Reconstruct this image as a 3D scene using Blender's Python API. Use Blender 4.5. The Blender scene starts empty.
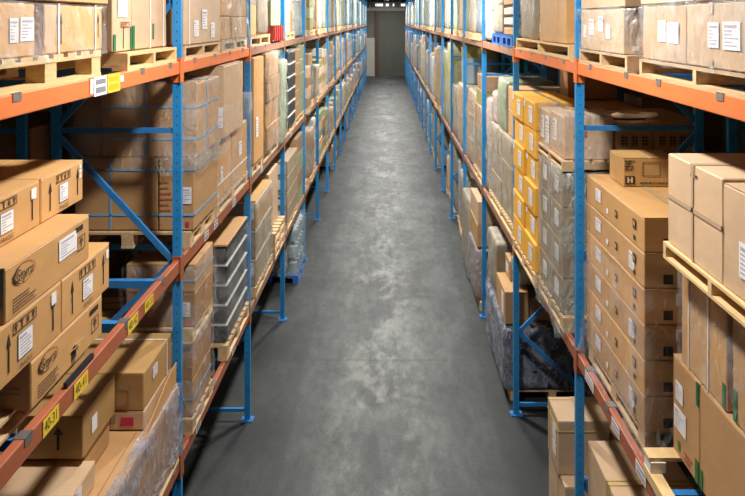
import bpy, bmesh, math, random
from mathutils import Vector, Matrix, noise
random.seed(7)
sc = bpy.context.scene
COL = sc.collection
PI = math.pi

# ------------------------------------------------------------------ materials
MATS = {}
def newmat(name):
    m = bpy.data.materials.new(name); m.use_nodes = True
    nt = m.node_tree; b = nt.nodes['Principled BSDF']
    MATS[name] = m
    return m, nt, b
def N(nt, t, **kw):
    n = nt.nodes.new(t)
    for k, v in kw.items():
        if k.startswith('i_'): n.inputs[k[2:].replace('_', ' ')].default_value = v
        else: setattr(n, k, v)
    return n
def ramp(nt, fac, stops):
    r = N(nt, 'ShaderNodeValToRGB'); e = r.color_ramp.elements
    e[0].position, e[0].color = stops[0][0], (*stops[0][1], 1)
    e[1].position, e[1].color = stops[-1][0], (*stops[-1][1], 1)
    for p, c in stops[1:-1]:
        x = e.new(p); x.color = (*c, 1)
    nt.links.new(fac, r.inputs[0]); return r
def mulc(c, k): return tuple(min(1, x * k) for x in c)
def paintlike(name, col, rough=.5, var=.12, scale=6, bump=0, metallic=0, spec=.5, perobj=.0, stretch=None):
    m, nt, b = newmat(name)
    tc = N(nt, 'ShaderNodeTexCoord'); mp = N(nt, 'ShaderNodeMapping')
    nt.links.new(tc.outputs['Object'], mp.inputs[0])
    if stretch: mp.inputs['Scale'].default_value = stretch
    nz = N(nt, 'ShaderNodeTexNoise', i_Scale=scale, i_Detail=6.0, i_Roughness=.6)
    nt.links.new(mp.outputs[0], nz.inputs['Vector'])
    r = ramp(nt, nz.outputs['Fac'], [(.25, mulc(col, 1 - var)), (.75, mulc(col, 1 + var))])
    out = r.outputs[0]
    if perobj:
        oi = N(nt, 'ShaderNodeObjectInfo'); mr = N(nt, 'ShaderNodeMapRange')
        mr.inputs['To Min'].default_value = 1 - perobj; mr.inputs['To Max'].default_value = 1 + perobj
        hs = N(nt, 'ShaderNodeHueSaturation')
        nt.links.new(oi.outputs['Random'], mr.inputs['Value']); nt.links.new(mr.outputs[0], hs.inputs['Value'])
        nt.links.new(out, hs.inputs['Color']); out = hs.outputs[0]
    nt.links.new(out, b.inputs['Base Color'])
    b.inputs['Roughness'].default_value = rough; b.inputs['Metallic'].default_value = metallic
    b.inputs['Specular IOR Level'].default_value = spec
    if bump:
        bp = N(nt, 'ShaderNodeBump', i_Strength=bump, i_Distance=.01)
        nt.links.new(nz.outputs['Fac'], bp.inputs['Height']); nt.links.new(bp.outputs[0], b.inputs['Normal'])
    return m
def kraft(name, col):
    return paintlike(name, col, rough=.55, var=.09, scale=5, bump=.08, spec=.45, perobj=.10, stretch=(1, 1, 2.2))
kraft('kraft', (0.5, 0.29, 0.13)); kraft('kraft_orange', (0.6, 0.335, 0.13)); kraft('kraft_pale', (0.56, 0.385, 0.24))
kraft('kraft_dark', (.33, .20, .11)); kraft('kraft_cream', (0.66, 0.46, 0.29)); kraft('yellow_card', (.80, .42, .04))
kraft('kraft_grey', (0.33, 0.25, 0.16)); kraft('sage_card', (.27, .31, .18)); kraft('pale_green_card', (.42, .50, .33))
kraft('olive_card', (.27, .25, .08)); kraft('white_card', (.42, .42, .39)); kraft('kraft_brown', (0.4, 0.215, 0.09))
kraft('ochre_card', (.46, .27, .10)); kraft('slate_card', (.10, .13, .17)); kraft('pink_card', (.52, .36, .32))
kraft('bluegrey_card', (.28, .36, .42))
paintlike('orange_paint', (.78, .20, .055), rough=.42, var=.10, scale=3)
paintlike('shaded_orange_paint', (.38, .11, .05), rough=.5, var=.14, scale=4)  # same beam orange, with the shade on lower beams put into the colour
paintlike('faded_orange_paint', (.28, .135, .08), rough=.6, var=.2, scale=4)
paintlike('wood', (.62, .43, .24), rough=.7, var=.22, scale=7, bump=.25, perobj=.14, stretch=(3, 1, 6))
paintlike('wood_fresh', (.72, .50, .24), rough=.65, var=.18, scale=7, bump=.2, perobj=.08, stretch=(3, 1, 6))
paintlike('blue_plastic', (.03, .14, .45), rough=.4); paintlike('red_plastic', (.45, .05, .04), rough=.4)
paintlike('black_plastic', (.018, .02, .028), rough=.35); paintlike('black_film', (.035, .035, .06), rough=.25, bump=.6, scale=14)
paintlike('steel', (.42, .43, .44), rough=.35, metallic=.8); paintlike('paper', (.80, .80, .82), rough=.6, var=.03)
paintlike('ink', (.03, .025, .02), rough=.7); paintlike('grey_ink', (.22, .22, .25), rough=.7); paintlike('lilac_ink', (.42, .38, .46), rough=.7)
paintlike('faint_ink', (.10, .06, .035), rough=.7); paintlike('red_ink', (.42, .13, .06), rough=.7); paintlike('crimson_paper', (.55, .02, .10), rough=.6)
paintlike('green_tape', (.01, .16, .05), rough=.35); paintlike('yellow_label', (.85, .60, .04), rough=.5, var=.03)
paintlike('orange_label', (.95, .45, .01), rough=.5, var=.03)
paintlike('tape', (.52, .36, .20), rough=.22, var=.05, spec=.6); paintlike('tape_cream', (.50, .36, .24), rough=.3, var=.05); paintlike('tape_brown', (.34, .20, .11), rough=.25, var=.05)
paintlike('strap_white', (.85, .82, .78), rough=.35); paintlike('strap_blue', (.16, .40, .68), rough=.35)
paintlike('strap_yellow', (.60, .44, .10), rough=.4); paintlike('dark_gap', (.012, .01, .009), rough=.9)
paintlike('blue_brace', (.03, .21, .54), rough=.45, var=.15)
paintlike('wall_paint', (.13, .13, .12), rough=.8, var=.12, scale=1.2); paintlike('ceiling_paint', (.25, .25, .24), rough=.9)
paintlike('shutter_paint', (.085, .09, .078), rough=.6, var=.15, scale=1.0, stretch=(1, 1, .3)); paintlike('column_paint', (.09, .035, .03), rough=.6)
paintlike('pale_panel', (.42, .44, .40), rough=.6); paintlike('lintel_paint', (.33, .32, .28), rough=.6)
paintlike('lamp_metal', (.5, .5, .5), rough=.3, metallic=.9)

def post_mat():
    m, nt, b = newmat('blue_post')
    tc = N(nt, 'ShaderNodeTexCoord'); sp = N(nt, 'ShaderNodeSeparateXYZ'); nt.links.new(tc.outputs['Object'], sp.inputs[0])
    def math_(op, a, v=None, c=None):
        n = N(nt, 'ShaderNodeMath', operation=op)
        for i, x in enumerate((a, v, c)):
            if x is None: continue
            if isinstance(x, (int, float)): n.inputs[i].default_value = x
            else: nt.links.new(x, n.inputs[i])
        return n.outputs[0]
    zz = math_('SUBTRACT', math_('MODULO', math_('ADD', sp.outputs['Z'], 20), .075), .0375)
    rr = math_('ADD', math_('POWER', math_('MULTIPLY', zz, .75), 2), math_('POWER', sp.outputs['X'], 2))
    hole = math_('LESS_THAN', rr, .006 ** 2)
    geo = N(nt, 'ShaderNodeNewGeometry')
    nz = N(nt, 'ShaderNodeTexNoise', i_Scale=4.0, i_Detail=5.0); nt.links.new(tc.outputs['Object'], nz.inputs['Vector'])
    r = ramp(nt, nz.outputs['Fac'], [(.3, (.015, .22, .56)), (.7, (.03, .30, .68))])
    mx = N(nt, 'ShaderNodeMixRGB'); nt.links.new(hole, mx.inputs[0]); nt.links.new(r.outputs[0], mx.inputs[1])
    mx.inputs[2].default_value = (.02, .08, .20, 1)
    nt.links.new(mx.outputs[0], b.inputs['Base Color']); b.inputs['Roughness'].default_value = .42
post_mat()

def film_mat(name, tint, amin, amax, scale=5, rough=.18, stretch=(1, 1, .35), fold_glint=.5):
    m, nt, b = newmat(name)
    out = nt.nodes['Material Output']
    tc = N(nt, 'ShaderNodeTexCoord'); mp = N(nt, 'ShaderNodeMapping'); mp.inputs['Scale'].default_value = stretch
    mp.inputs['Rotation'].default_value = (.5, .3, 0)
    nt.links.new(tc.outputs['Object'], mp.inputs[0])
    nz = N(nt, 'ShaderNodeTexNoise', i_Scale=scale * 2.2, i_Detail=5.0, i_Distortion=1.2); nt.links.new(mp.outputs[0], nz.inputs['Vector'])
    nz2 = N(nt, 'ShaderNodeTexNoise', i_Scale=scale * .6, i_Detail=3.0); nt.links.new(tc.outputs['Object'], nz2.inputs['Vector'])
    bp = N(nt, 'ShaderNodeBump', i_Strength=1.0, i_Distance=.06); nt.links.new(nz.outputs['Fac'], bp.inputs['Height'])
    nt.links.new(bp.outputs[0], b.inputs['Normal'])
    b.inputs['Base Color'].default_value = (*tint, 1); b.inputs['Roughness'].default_value = rough
    b.inputs['Specular IOR Level'].default_value = .9
    mr = N(nt, 'ShaderNodeMapRange'); mr.inputs['From Min'].default_value = .4; mr.inputs['From Max'].default_value = .68
    mr.inputs['To Min'].default_value = amin; mr.inputs['To Max'].default_value = amax
    nt.links.new(nz2.outputs['Fac'], mr.inputs['Value'])
    mp2 = N(nt, 'ShaderNodeMapping'); mp2.inputs['Scale'].default_value = (1, .9, .4); mp2.inputs['Rotation'].default_value = (.75, .4, 0)
    nt.links.new(tc.outputs['Object'], mp2.inputs[0])
    rg = N(nt, 'ShaderNodeTexNoise', i_Scale=scale * 1.1, i_Detail=3.0, i_Distortion=.8); nt.links.new(mp2.outputs[0], rg.inputs['Vector'])
    s1 = N(nt, 'ShaderNodeMath', operation='SUBTRACT'); s1.inputs[1].default_value = .5; nt.links.new(rg.outputs['Fac'], s1.inputs[0])
    s2 = N(nt, 'ShaderNodeMath', operation='ABSOLUTE'); nt.links.new(s1.outputs[0], s2.inputs[0])
    s3 = N(nt, 'ShaderNodeMapRange'); s3.inputs['From Min'].default_value = 0; s3.inputs['From Max'].default_value = .035
    s3.inputs['To Min'].default_value = fold_glint; s3.inputs['To Max'].default_value = 0; nt.links.new(s2.outputs[0], s3.inputs['Value'])  # opaque fold streaks double as painted glints on the wrinkles
    ad = N(nt, 'ShaderNodeMath', operation='MAXIMUM'); nt.links.new(mr.outputs[0], ad.inputs[0]); nt.links.new(s3.outputs[0], ad.inputs[1]); mr = ad
    tr = N(nt, 'ShaderNodeBsdfTransparent'); ms = N(nt, 'ShaderNodeMixShader')
    nt.links.new(mr.outputs[0], ms.inputs[0]); nt.links.new(tr.outputs[0], ms.inputs[1]); nt.links.new(b.outputs[0], ms.inputs[2])
    nt.links.new(ms.outputs[0], out.inputs[0])
film_mat('film', (.82, .84, .88), .03, .30, scale=6, rough=.12, fold_glint=.26)
film_mat('film_thick', (.58, .62, .59), .08, .42, scale=7, rough=.15, fold_glint=.65)
film_mat('film_dark', (.50, .54, .66), .20, .70, scale=8, rough=.10, fold_glint=.85)

def concrete():
    m, nt, b = newmat('concrete')
    tc = N(nt, 'ShaderNodeTexCoord'); sp = N(nt, 'ShaderNodeSeparateXYZ'); nt.links.new(tc.outputs['Object'], sp.inputs[0])
    def mt(op, a, v=None, clamp=False):
        n = N(nt, 'ShaderNodeMath', operation=op, use_clamp=clamp)
        for i, x in enumerate((a, v)):
            if x is None: continue
            if isinstance(x, (int, float)): n.inputs[i].default_value = x
            else: nt.links.new(x, n.inputs[i])
        return n.outputs[0]
    def nz(sc_, det, stretch=(1, 1, 1), dist=0):
        mp = N(nt, 'ShaderNodeMapping'); mp.inputs['Scale'].default_value = stretch
        nt.links.new(tc.outputs['Object'], mp.inputs[0])
        n = N(nt, 'ShaderNodeTexNoise', i_Scale=sc_, i_Detail=det, i_Roughness=.62, i_Distortion=dist)
        nt.links.new(mp.outputs[0], n.inputs['Vector']); return n.outputs['Fac']
    big = nz(.45, 6, dist=.6); mid = mt('ADD', mt('MULTIPLY', nz(2.5, 10, (1, .45, 1), .4), .6), mt('MULTIPLY', nz(11, 8, (1, .4, 1), .2), .4)); fine = nz(28, 4)
    scuff = mt('ADD', mt('MULTIPLY', nz(1.3, 12, (1.0, .55, 1), .3), .6), mt('MULTIPLY', nz(7, 10, (1, .5, 1), .2), .4))
    mixv = mt('ADD', mt('MULTIPLY', big, .45), mt('ADD', mt('MULTIPLY', mid, .4), mt('MULTIPLY', fine, .15)))
    r = ramp(nt, mixv, [(.40, (.017, .021, .024)), (.50, (.035, .042, .045)), (.60, (.072, .082, .082))])
    # worn pale scuffs down the middle lane
    lane = mt('SUBTRACT', 1.0, mt('MULTIPLY', mt('ABSOLUTE', mt('ADD', sp.outputs['X'], .1)), 1.15), True)
    sc1 = N(nt, 'ShaderNodeMapRange'); sc1.inputs['From Min'].default_value = .49; sc1.inputs['From Max'].default_value = .60
    nt.links.new(scuff, sc1.inputs['Value'])
    k = mt('MULTIPLY', mt('MULTIPLY', sc1.outputs[0], lane), .62)
    mx = N(nt, 'ShaderNodeMixRGB'); nt.links.new(k, mx.inputs[0]); nt.links.new(r.outputs[0], mx.inputs[1]); mx.inputs[2].default_value = (.20, .21, .195, 1)
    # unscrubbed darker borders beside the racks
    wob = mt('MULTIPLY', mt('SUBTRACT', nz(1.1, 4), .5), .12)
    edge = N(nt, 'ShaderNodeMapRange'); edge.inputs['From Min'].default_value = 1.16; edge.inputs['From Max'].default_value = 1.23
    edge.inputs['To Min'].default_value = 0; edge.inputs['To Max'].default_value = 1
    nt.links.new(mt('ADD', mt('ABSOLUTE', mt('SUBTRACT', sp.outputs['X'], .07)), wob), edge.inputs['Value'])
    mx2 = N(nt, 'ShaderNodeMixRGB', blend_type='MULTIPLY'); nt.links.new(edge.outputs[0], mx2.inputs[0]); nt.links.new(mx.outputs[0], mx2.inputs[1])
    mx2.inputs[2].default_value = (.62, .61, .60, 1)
    # saw-cut joints every 5.2 m
    jy = mt('ABSOLUTE', mt('SUBTRACT', mt('MODULO', mt('ADD', sp.outputs['Y'], 5.2 * 10 - 9.85 + 2.6), 5.2), 2.6))
    j = mt('LESS_THAN', jy, .012)
    mx3 = N(nt, 'ShaderNodeMixRGB', blend_type='MULTIPLY'); nt.links.new(j, mx3.inputs[0]); nt.links.new(mx2.outputs[0], mx3.inputs[1]); mx3.inputs[2].default_value = (.45, .45, .45, 1)
    nt.links.new(mx3.outputs[0], b.inputs['Base Color'])
    rr = N(nt, 'ShaderNodeMapRange'); rr.inputs['From Min'].default_value = .38; rr.inputs['From Max'].default_value = .62; rr.inputs['To Min'].default_value = .60; rr.inputs['To Max'].default_value = .43
    nt.links.new(mt('ADD', mt('MULTIPLY', mid, .5), mt('MULTIPLY', scuff, .5)), rr.inputs['Value'])
    nt.links.new(rr.outputs[0], b.inputs['Roughness'])
    b.inputs['Specular IOR Level'].default_value = .42
    bp = N(nt, 'ShaderNodeBump', i_Strength=.12, i_Distance=.01); nt.links.new(fine, bp.inputs['Height']); nt.links.new(bp.outputs[0], b.inputs['Normal'])
concrete()

def emit_mat(name, col, st):
    m, nt, b = newmat(name)
    b.inputs['Emission Color'].default_value = (*col, 1); b.inputs['Emission Strength'].default_value = st
emit_mat('lamp_glow', (1, .97, .9), 6)
emit_mat('skylight_pane', (.9, .95, 1), .9)

# ------------------------------------------------------------------ mesh helpers
class MB:
    def __init__(s): s.v, s.f = [], []
    def box(s, x0, x1, y0, y1, z0, z1):
        b = len(s.v)
        x0, x1 = sorted((x0, x1)); y0, y1 = sorted((y0, y1)); z0, z1 = sorted((z0, z1))
        s.v += [(x0,y0,z0),(x1,y0,z0),(x1,y1,z0),(x0,y1,z0),(x0,y0,z1),(x1,y0,z1),(x1,y1,z1),(x0,y1,z1)]
        s.f += [tuple(b + i for i in q) for q in ((0,3,2,1),(4,5,6,7),(0,1,5,4),(1,2,6,5),(2,3,7,6),(3,0,4,7))]
        return s
    def bar(s, p0, p1, w, h, up=(0, 0, 1)):
        p0, p1 = Vector(p0), Vector(p1); d = (p1 - p0).normalized(); u = Vector(up)
        if abs(d.dot(u)) > .95: u = Vector((0, 1, 0))
        a = d.cross(u).normalized() * (w / 2); c = a.cross(d).normalized() * (h / 2)
        b = len(s.v)
        for p in (p0, p1):
            for (i, j) in ((-1,-1),(1,-1),(1,1),(-1,1)): s.v.append(tuple(p + a * i + c * j))
        s.f += [tuple(b + i for i in q) for q in ((0,1,2,3),(7,6,5,4),(0,4,5,1),(1,5,6,2),(2,6,7,3),(3,7,4,0))]
        return s
    def prism(s, pts, off):
        b = len(s.v); n = len(pts); o = Vector(off)
        s.v += [tuple(p) for p in pts] + [tuple(Vector(p) + o) for p in pts]
        s.f += [tuple(b + i for i in range(n - 1, -1, -1)), tuple(b + n + i for i in range(n))]
        s.f += [(b + i, b + (i + 1) % n, b + n + (i + 1) % n, b + n + i) for i in range(n)]
        return s
    def cyl(s, cx, cy, z0, z1, r0, r1=None, n=20):
        r1 = r0 if r1 is None else r1; b = len(s.v)
        for z, r in ((z0, r0), (z1, r1)):
            for i in range(n):
                a = 2 * PI * i / n; s.v.append((cx + r * math.cos(a), cy + r * math.sin(a), z))
        s.f += [tuple(b + i for i in range(n - 1, -1, -1)), tuple(b + n + i for i in range(n))]
        s.f += [(b + i, b + (i + 1) % n, b + n + (i + 1) % n, b + n + i) for i in range(n)]
        return s
    def rbox(s, x0, x1, y0, y1, z0, z1, r=.006, cuts=0, amp=0., freq=3., out=False, seg=1):
        bm = bmesh.new()
        bmesh.ops.create_cube(bm, size=1)
        x0, x1 = sorted((x0, x1)); y0, y1 = sorted((y0, y1))
        for v in bm.verts:
            v.co = Vector((x0 if v.co.x < 0 else x1, y0 if v.co.y < 0 else y1, z0 if v.co.z < 0 else z1))
        r = min(r, (x1 - x0) * .4, (y1 - y0) * .4, (z1 - z0) * .4)
        bmesh.ops.bevel(bm, geom=list(bm.edges), offset=r, segments=seg, affect='EDGES', profile=.5)
        if cuts: bmesh.ops.subdivide_edges(bm, edges=[e for e in bm.edges if e.calc_length() > r * 4], cuts=cuts, use_grid_fill=True)
        if amp:
            bm.normal_update()
            for v in bm.verts:
                k = noise.noise(v.co * freq); k2 = noise.noise(v.co * freq * 3.1) * .4
                v.co += v.normal * ((k + k2) * amp if out else -abs(k + k2) * amp)
        b = len(s.v); bm.verts.index_update()
        s.v += [tuple(v.co) for v in bm.verts]; s.f += [tuple(b + v.index for v in f.verts) for f in bm.faces]
        bm.free(); return s
    def build(s, name, mat, parent=None, origin=None, smooth=False):
        me = bpy.data.meshes.new(name)
        o0 = Vector(origin) if origin is not None else (Vector(parent.location) if parent is not None else Vector((0, 0, 0)))
        me.from_pydata([tuple(Vector(v) - o0) for v in s.v], [], s.f); me.update()
        if smooth:
            for p in me.polygons: p.use_smooth = True
        me.materials.append(MATS[mat])
        o = bpy.data.objects.new(name, me); COL.objects.link(o)
        if parent is not None: o.parent = parent
        else: o.location = o0
        return o
def tag(o, label=None, cat=None, group=None, kind=None):
    if label: o['label'] = label
    if cat: o['category'] = cat
    if group: o['group'] = group
    if kind: o['kind'] = kind
    return o
def empty(name, loc, label, cat, group=None):
    o = bpy.data.objects.new(name, None); COL.objects.link(o); o.location = loc; o.empty_display_size = .1
    return tag(o, label, cat, group)
def copy_tree(o, parent=None):
    c = o.copy(); COL.objects.link(c); c.parent = parent
    for ch in list(o.children): copy_tree(ch, c)
    return c
ORD = ['first','second','third','fourth','fifth','sixth','seventh','eighth','ninth','tenth','eleventh','twelfth','thirteenth','fourteenth',
 'fifteenth','sixteenth','seventeenth','eighteenth','nineteenth','twentieth']
def ordn(i):
    if i <= 20: return ORD[i - 1]
    t = ['', '', 'twenty', 'thirty', 'forty', 'fifty', 'sixty', 'seventy', 'eighty'][i // 10]
    return (t + '-' + ORD[i % 10 - 1]) if i % 10 else t[:-1] + 'ieth'
SIDE = {-1: 'left', 1: 'right'}

# text -> flat mesh
_TX = {}
def text_mesh(s, font_shear=0):
    key = (s, font_shear)
    if key in _TX: return _TX[key]
    cu = bpy.data.curves.new('t', 'FONT'); cu.body = s; cu.size = 1; cu.align_x = 'CENTER'; cu.align_y = 'CENTER'; cu.shear = font_shear
    cu.offset = .0
    o = bpy.data.objects.new('t', cu); COL.objects.link(o)
    dg = bpy.context.evaluated_depsgraph_get(); dg.update()
    me = bpy.data.meshes.new_from_object(o.evaluated_get(dg))
    vs = [v.co.copy() for v in me.vertices]; fs = [tuple(p.vertices) for p in me.polygons]
    bpy.data.objects.remove(o); bpy.data.curves.remove(cu); bpy.data.meshes.remove(me)
    _TX[key] = (vs, fs); return vs, fs

class Face:
    """a flat face of a thing: lower-left corner O as its viewer sees it, right U, up V, outward Nn"""
    def __init__(s, O, U, V, Nn): s.O, s.U, s.V, s.N = Vector(O), Vector(U), Vector(V), Vector(Nn)
    def p(s, u, v, h=.003): return s.O + s.U * u + s.V * v + s.N * h
    def rect(s, mb, u0, u1, v0, v1, t=.0015, h=.003, sk=0):
        mb.prism([s.p(u0, v0, h), s.p(u1, v0 + sk, h), s.p(u1, v1 + sk, h), s.p(u0, v1, h)], s.N * t)
    def poly(s, mb, pts, t=.0012, h=.003): mb.prism([s.p(u, v, h) for u, v in pts], s.N * t)
    def text(s, mb, txt, u, v, size, h=.006, shear=0, sx=1):
        vs, fs = text_mesh(txt, shear); b = len(mb.v)
        mb.v += [tuple(s.p(u + q.x * size * sx, v + q.y * size, h)) for q in vs]
        mb.f += [tuple(b + i for i in f) for f in fs]

def aface(sd, d0, y0, y1, z0):
    return Face((-d0, y0, z0), (0, 1, 0), (0, 0, 1), (1, 0, 0)) if sd < 0 else Face((d0, y1, z0), (0, -1, 0), (0, 0, 1), (-1, 0, 0))

class Carton:
    def __init__(s, sd, d0, d1, y0, y1, z0, z1, label, mat='kraft', tape='y', soft=0., cat='carton', name='carton', group=None, single=False, tapemat='tape', flaps=True):
        s.sd, s.d0, s.d1, s.y0, s.y1, s.z0, s.z1 = sd, d0, d1, y0, y1, z0, z1
        xa, xb = sorted((sd * d0, sd * d1)); s.xa, s.xb = xa, xb
        mb = MB(); cuts = 5 if soft else 0
        t = .005 if flaps else 0
        mb.rbox(xa, xb, y0, y1, z0, z1 - t, .006, cuts, soft)
        if flaps:
            if tape == 'x':
                ym = (y0 + y1) / 2
                mb.rbox(xa, xb, y0, ym - .003, z1 - t, z1, .002, cuts, soft); mb.rbox(xa, xb, ym + .003, y1, z1 - t, z1, .002, cuts, soft)
            else:
                xm = (xa + xb) / 2
                mb.rbox(xa, xm - .003, y0, y1, z1 - t, z1, .002, cuts, soft); mb.rbox(xm + .003, xb, y0, y1, z1 - t, z1, .002, cuts, soft)
        loc = (( xa + xb) / 2, (y0 + y1) / 2, z0)
        if single:
            s.root = mb.build(name, mat, origin=loc); tag(s.root, label, cat, group); return
        s.root = empty(name, loc, label, cat, group)
        mb.build('body', mat, s.root)
        s.A = aface(sd, d0, y0, y1, z0)
        s.E = Face((xa, y0, z0), (1, 0, 0), (0, 0, 1), (0, -1, 0))
        s.T = Face((xa, y0, z1), (1, 0, 0), (0, 1, 0), (0, 0, 1))
        w, l, h = xb - xa, y1 - y0, z1 - z0
        if tape:
            tb = MB(); hang = min(.07, h * .35)
            if tape == 'y':
                s.T.rect(tb, w / 2 - .025, w / 2 + .025, -.002, l + .002, .001, .001)
                s.E.rect(tb, w / 2 - .025, w / 2 + .025, h - hang, h + .001, .001, .001)
            else:
                s.T.rect(tb, -.002, w + .002, l / 2 - .025, l / 2 + .025, .001, .001)
                s.A.rect(tb, l / 2 - .025, l / 2 + .025, h - hang, h + .001, .001, .001)
            tb.build('packing_tape', tapemat, s.root)
    def u(s, y): return y - s.y0 if s.sd < 0 else s.y1 - y
    def face(s, f): return {'A': s.A, 'E': s.E, 'T': s.T}[f]
    def uv(s, f, a, b):
        if f == 'A': return s.u(a), b - s.z0
        if f == 'E': return s.sd * a - s.xa, b - s.z0
        return s.sd * a - s.xa, b - s.y0
    def sticker(s, f, a0, a1, b0, b1, mat='paper', lines=True, name='shipping_label', label=None, sk=0, inkm='lilac_ink'):
        F = s.face(f); u0, v0 = s.uv(f, a0, b0); u1, v1 = s.uv(f, a1, b1)
        u0, u1 = sorted((u0, u1)); v0, v1 = sorted((v0, v1))
        mb = MB(); F.rect(mb, u0, u1, v0, v1, sk=sk); o = mb.build(name, mat, s.root)
        if label: o['label'] = label
        if lines:
            W, H = u1 - u0, v1 - v0; m2 = MB(); v = v1 - H * .12
            k = 0
            while v > v0 + H * .12:
                ln = random.choice((.45, .7, .8, .3)); x = u0 + W * .1
                hh = H * (.10 if k == 0 else .045)
                F.rect(m2, x, x + W * ln, v - hh, v, .0008, .005, sk * ln); v -= hh + H * .085; k += 1
            m2.build('printed_lines', inkm, o, origin=s.root.location)
        return o
    def marks(s, f, fn, mat='ink', name='printed_mark', label=None):
        mb = MB(); fn(s.face(f), mb); o = mb.build(name, mat, s.root)
        if label: o['label'] = label
        return o
    def arrow(s, f, a, b0, b1, w=.03, mat='ink'):
        u, v0 = s.uv(f, a, b0); v1 = v0 + b1 - b0; hd = (b1 - b0) * .35
        def fn(F, mb):
            F.rect(mb, u - w * .13, u + w * .13, v0, v1 - hd * .8)
            F.poly(mb, [(u - w / 2, v1 - hd), (u + w / 2, v1 - hd), (u, v1)])
        s.marks(f, fn, mat, 'printed_arrow')
    def fineprint(s, f, a0, a1, b0, b1, n=4, mat='faint_ink', th=.5, name='printed_lines'):
        u0, v0 = s.uv(f, a0, b0); u1, v1 = s.uv(f, a1, b1); u0, u1 = sorted((u0, u1)); st = (v1 - v0) / n
        def fn(F, mb):
            for i in range(n):
                x = u0; end = u1 - (u1 - u0) * random.choice((0, .1, .3))
                while x < end:
                    w = random.uniform(.008, .03); F.rect(mb, x, min(x + w, end), v0 + st * i, v0 + st * (i + th)); x += w + .006
        s.marks(f, fn, mat, name)
    def frame(s, f, a0, a1, b0, b1, t=.004, mat='ink'):
        u0, v0 = s.uv(f, a0, b0); u1, v1 = s.uv(f, a1, b1); u0, u1 = sorted((u0, u1))
        def fn(F, mb):
            F.rect(mb, u0, u1, v0, v0 + t); F.rect(mb, u0, u1, v1 - t, v1); F.rect(mb, u0, u0 + t, v0, v1); F.rect(mb, u1 - t, u1, v0, v1)
        s.marks(f, fn, mat, 'printed_frame')
    def icons(s, f, a0, a1, b0, b1, n=3):
        """row of handling symbols: umbrella, glass, arrows"""
        u0, v0 = s.uv(f, a0, b0); u1, v1 = s.uv(f, a1, b1); u0, u1 = sorted((u0, u1)); W = (u1 - u0) / n; H = v1 - v0
        def fn(F, mb):
            t = .0035
            for q in ((u0, u1, v0, v0 + t), (u0, u1, v1 - t, v1), (u0, u0 + t, v0, v1), (u1 - t, u1, v0, v1)): F.rect(mb, *q)
            for i in range(n):
                c = u0 + W * (i + .5); k = i % 3; w = W * .2
                if k == 0:
                    F.poly(mb, [(c + w * math.cos(a), v0 + H * .5 + H * .35 * math.sin(a)) for a in [PI * j / 8 for j in range(9)]])
                    F.rect(mb, c - .003, c + .003, v0 + H * .15, v0 + H * .5)
                elif k == 1:
                    F.poly(mb, [(c - w, v0 + H * .85), (c - w * .3, v0 + H * .45), (c + w * .3, v0 + H * .45), (c + w, v0 + H * .85)])
                    F.rect(mb, c - .003, c + .003, v0 + H * .15, v0 + H * .5); F.rect(mb, c - w * .6, c + w * .6, v0 + H * .12, v0 + H * .2)
                else:
                    for dx in (-w * .6, w * .6):
                        F.rect(mb, c + dx - .003, c + dx + .003, v0 + H * .15, v0 + H * .6)
                        F.poly(mb, [(c + dx - w * .45, v0 + H * .55), (c + dx + w * .45, v0 + H * .55), (c + dx, v0 + H * .85)])
        s.marks(f, fn, 'faint_ink', 'handling_symbols')
    def text(s, f, txt, a, b, size, mat='ink', shear=0, name='printed_word', sx=1):
        u, v = s.uv(f, a, b)
        s.marks(f, lambda F, mb: F.text(mb, txt, u, v, size, shear=shear, sx=sx, h=.0055), mat, name)
    def strapy(s, y, mat='strap_white', w=.016):
        mb = MB(); t = .003
        xa, xb = s.xa - .004, s.xb + .004; z0, z1 = s.z0, s.z1 + .004
        mb.box(xa, xb, y - w/2, y + w/2, z1 - t, z1); mb.box(xa, xa + t, y - w/2, y + w/2, z0, z1); mb.box(xb - t, xb, y - w/2, y + w/2, z0, z1)
        mb.build('strap', mat, s.root)
    def strapx(s, d, mat='strap_white', w=.016):
        x = s.sd * d; mb = MB(); t = .003; y0, y1, z1 = s.y0 - .004, s.y1 + .004, s.z1 + .004
        mb.box(x - w/2, x + w/2, y0, y1, z1 - t, z1); mb.box(x - w/2, x + w/2, y0, y0 + t, s.z0, z1); mb.box(x - w/2, x + w/2, y1 - t, y1, s.z0, z1)
        mb.build('strap', mat, s.root)
    def strapz(s, z, mat='strap_white', w=.016):
        mb = MB(); t = .003; xa, xb, y0, y1 = s.xa - .004, s.xb + .004, s.y0 - .004, s.y1 + .004
        mb.box(xa, xb, y0, y0 + t, z - w/2, z + w/2); mb.box(xa, xb, y1 - t, y1, z - w/2, z + w/2)
        mb.box(xa, xa + t, y0, y1, z - w/2, z + w/2); mb.box(xb - t, xb, y0, y1, z - w/2, z + w/2)
        mb.build('strap', mat, s.root)
    def tapebar(s, f, a0, a1, b0, b1, mat='green_tape', name='tape_strip', label=None, sk=0):
        return s.sticker(f, a0, a1, b0, b1, mat, lines=False, name=name, label=label, sk=sk)

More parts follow.
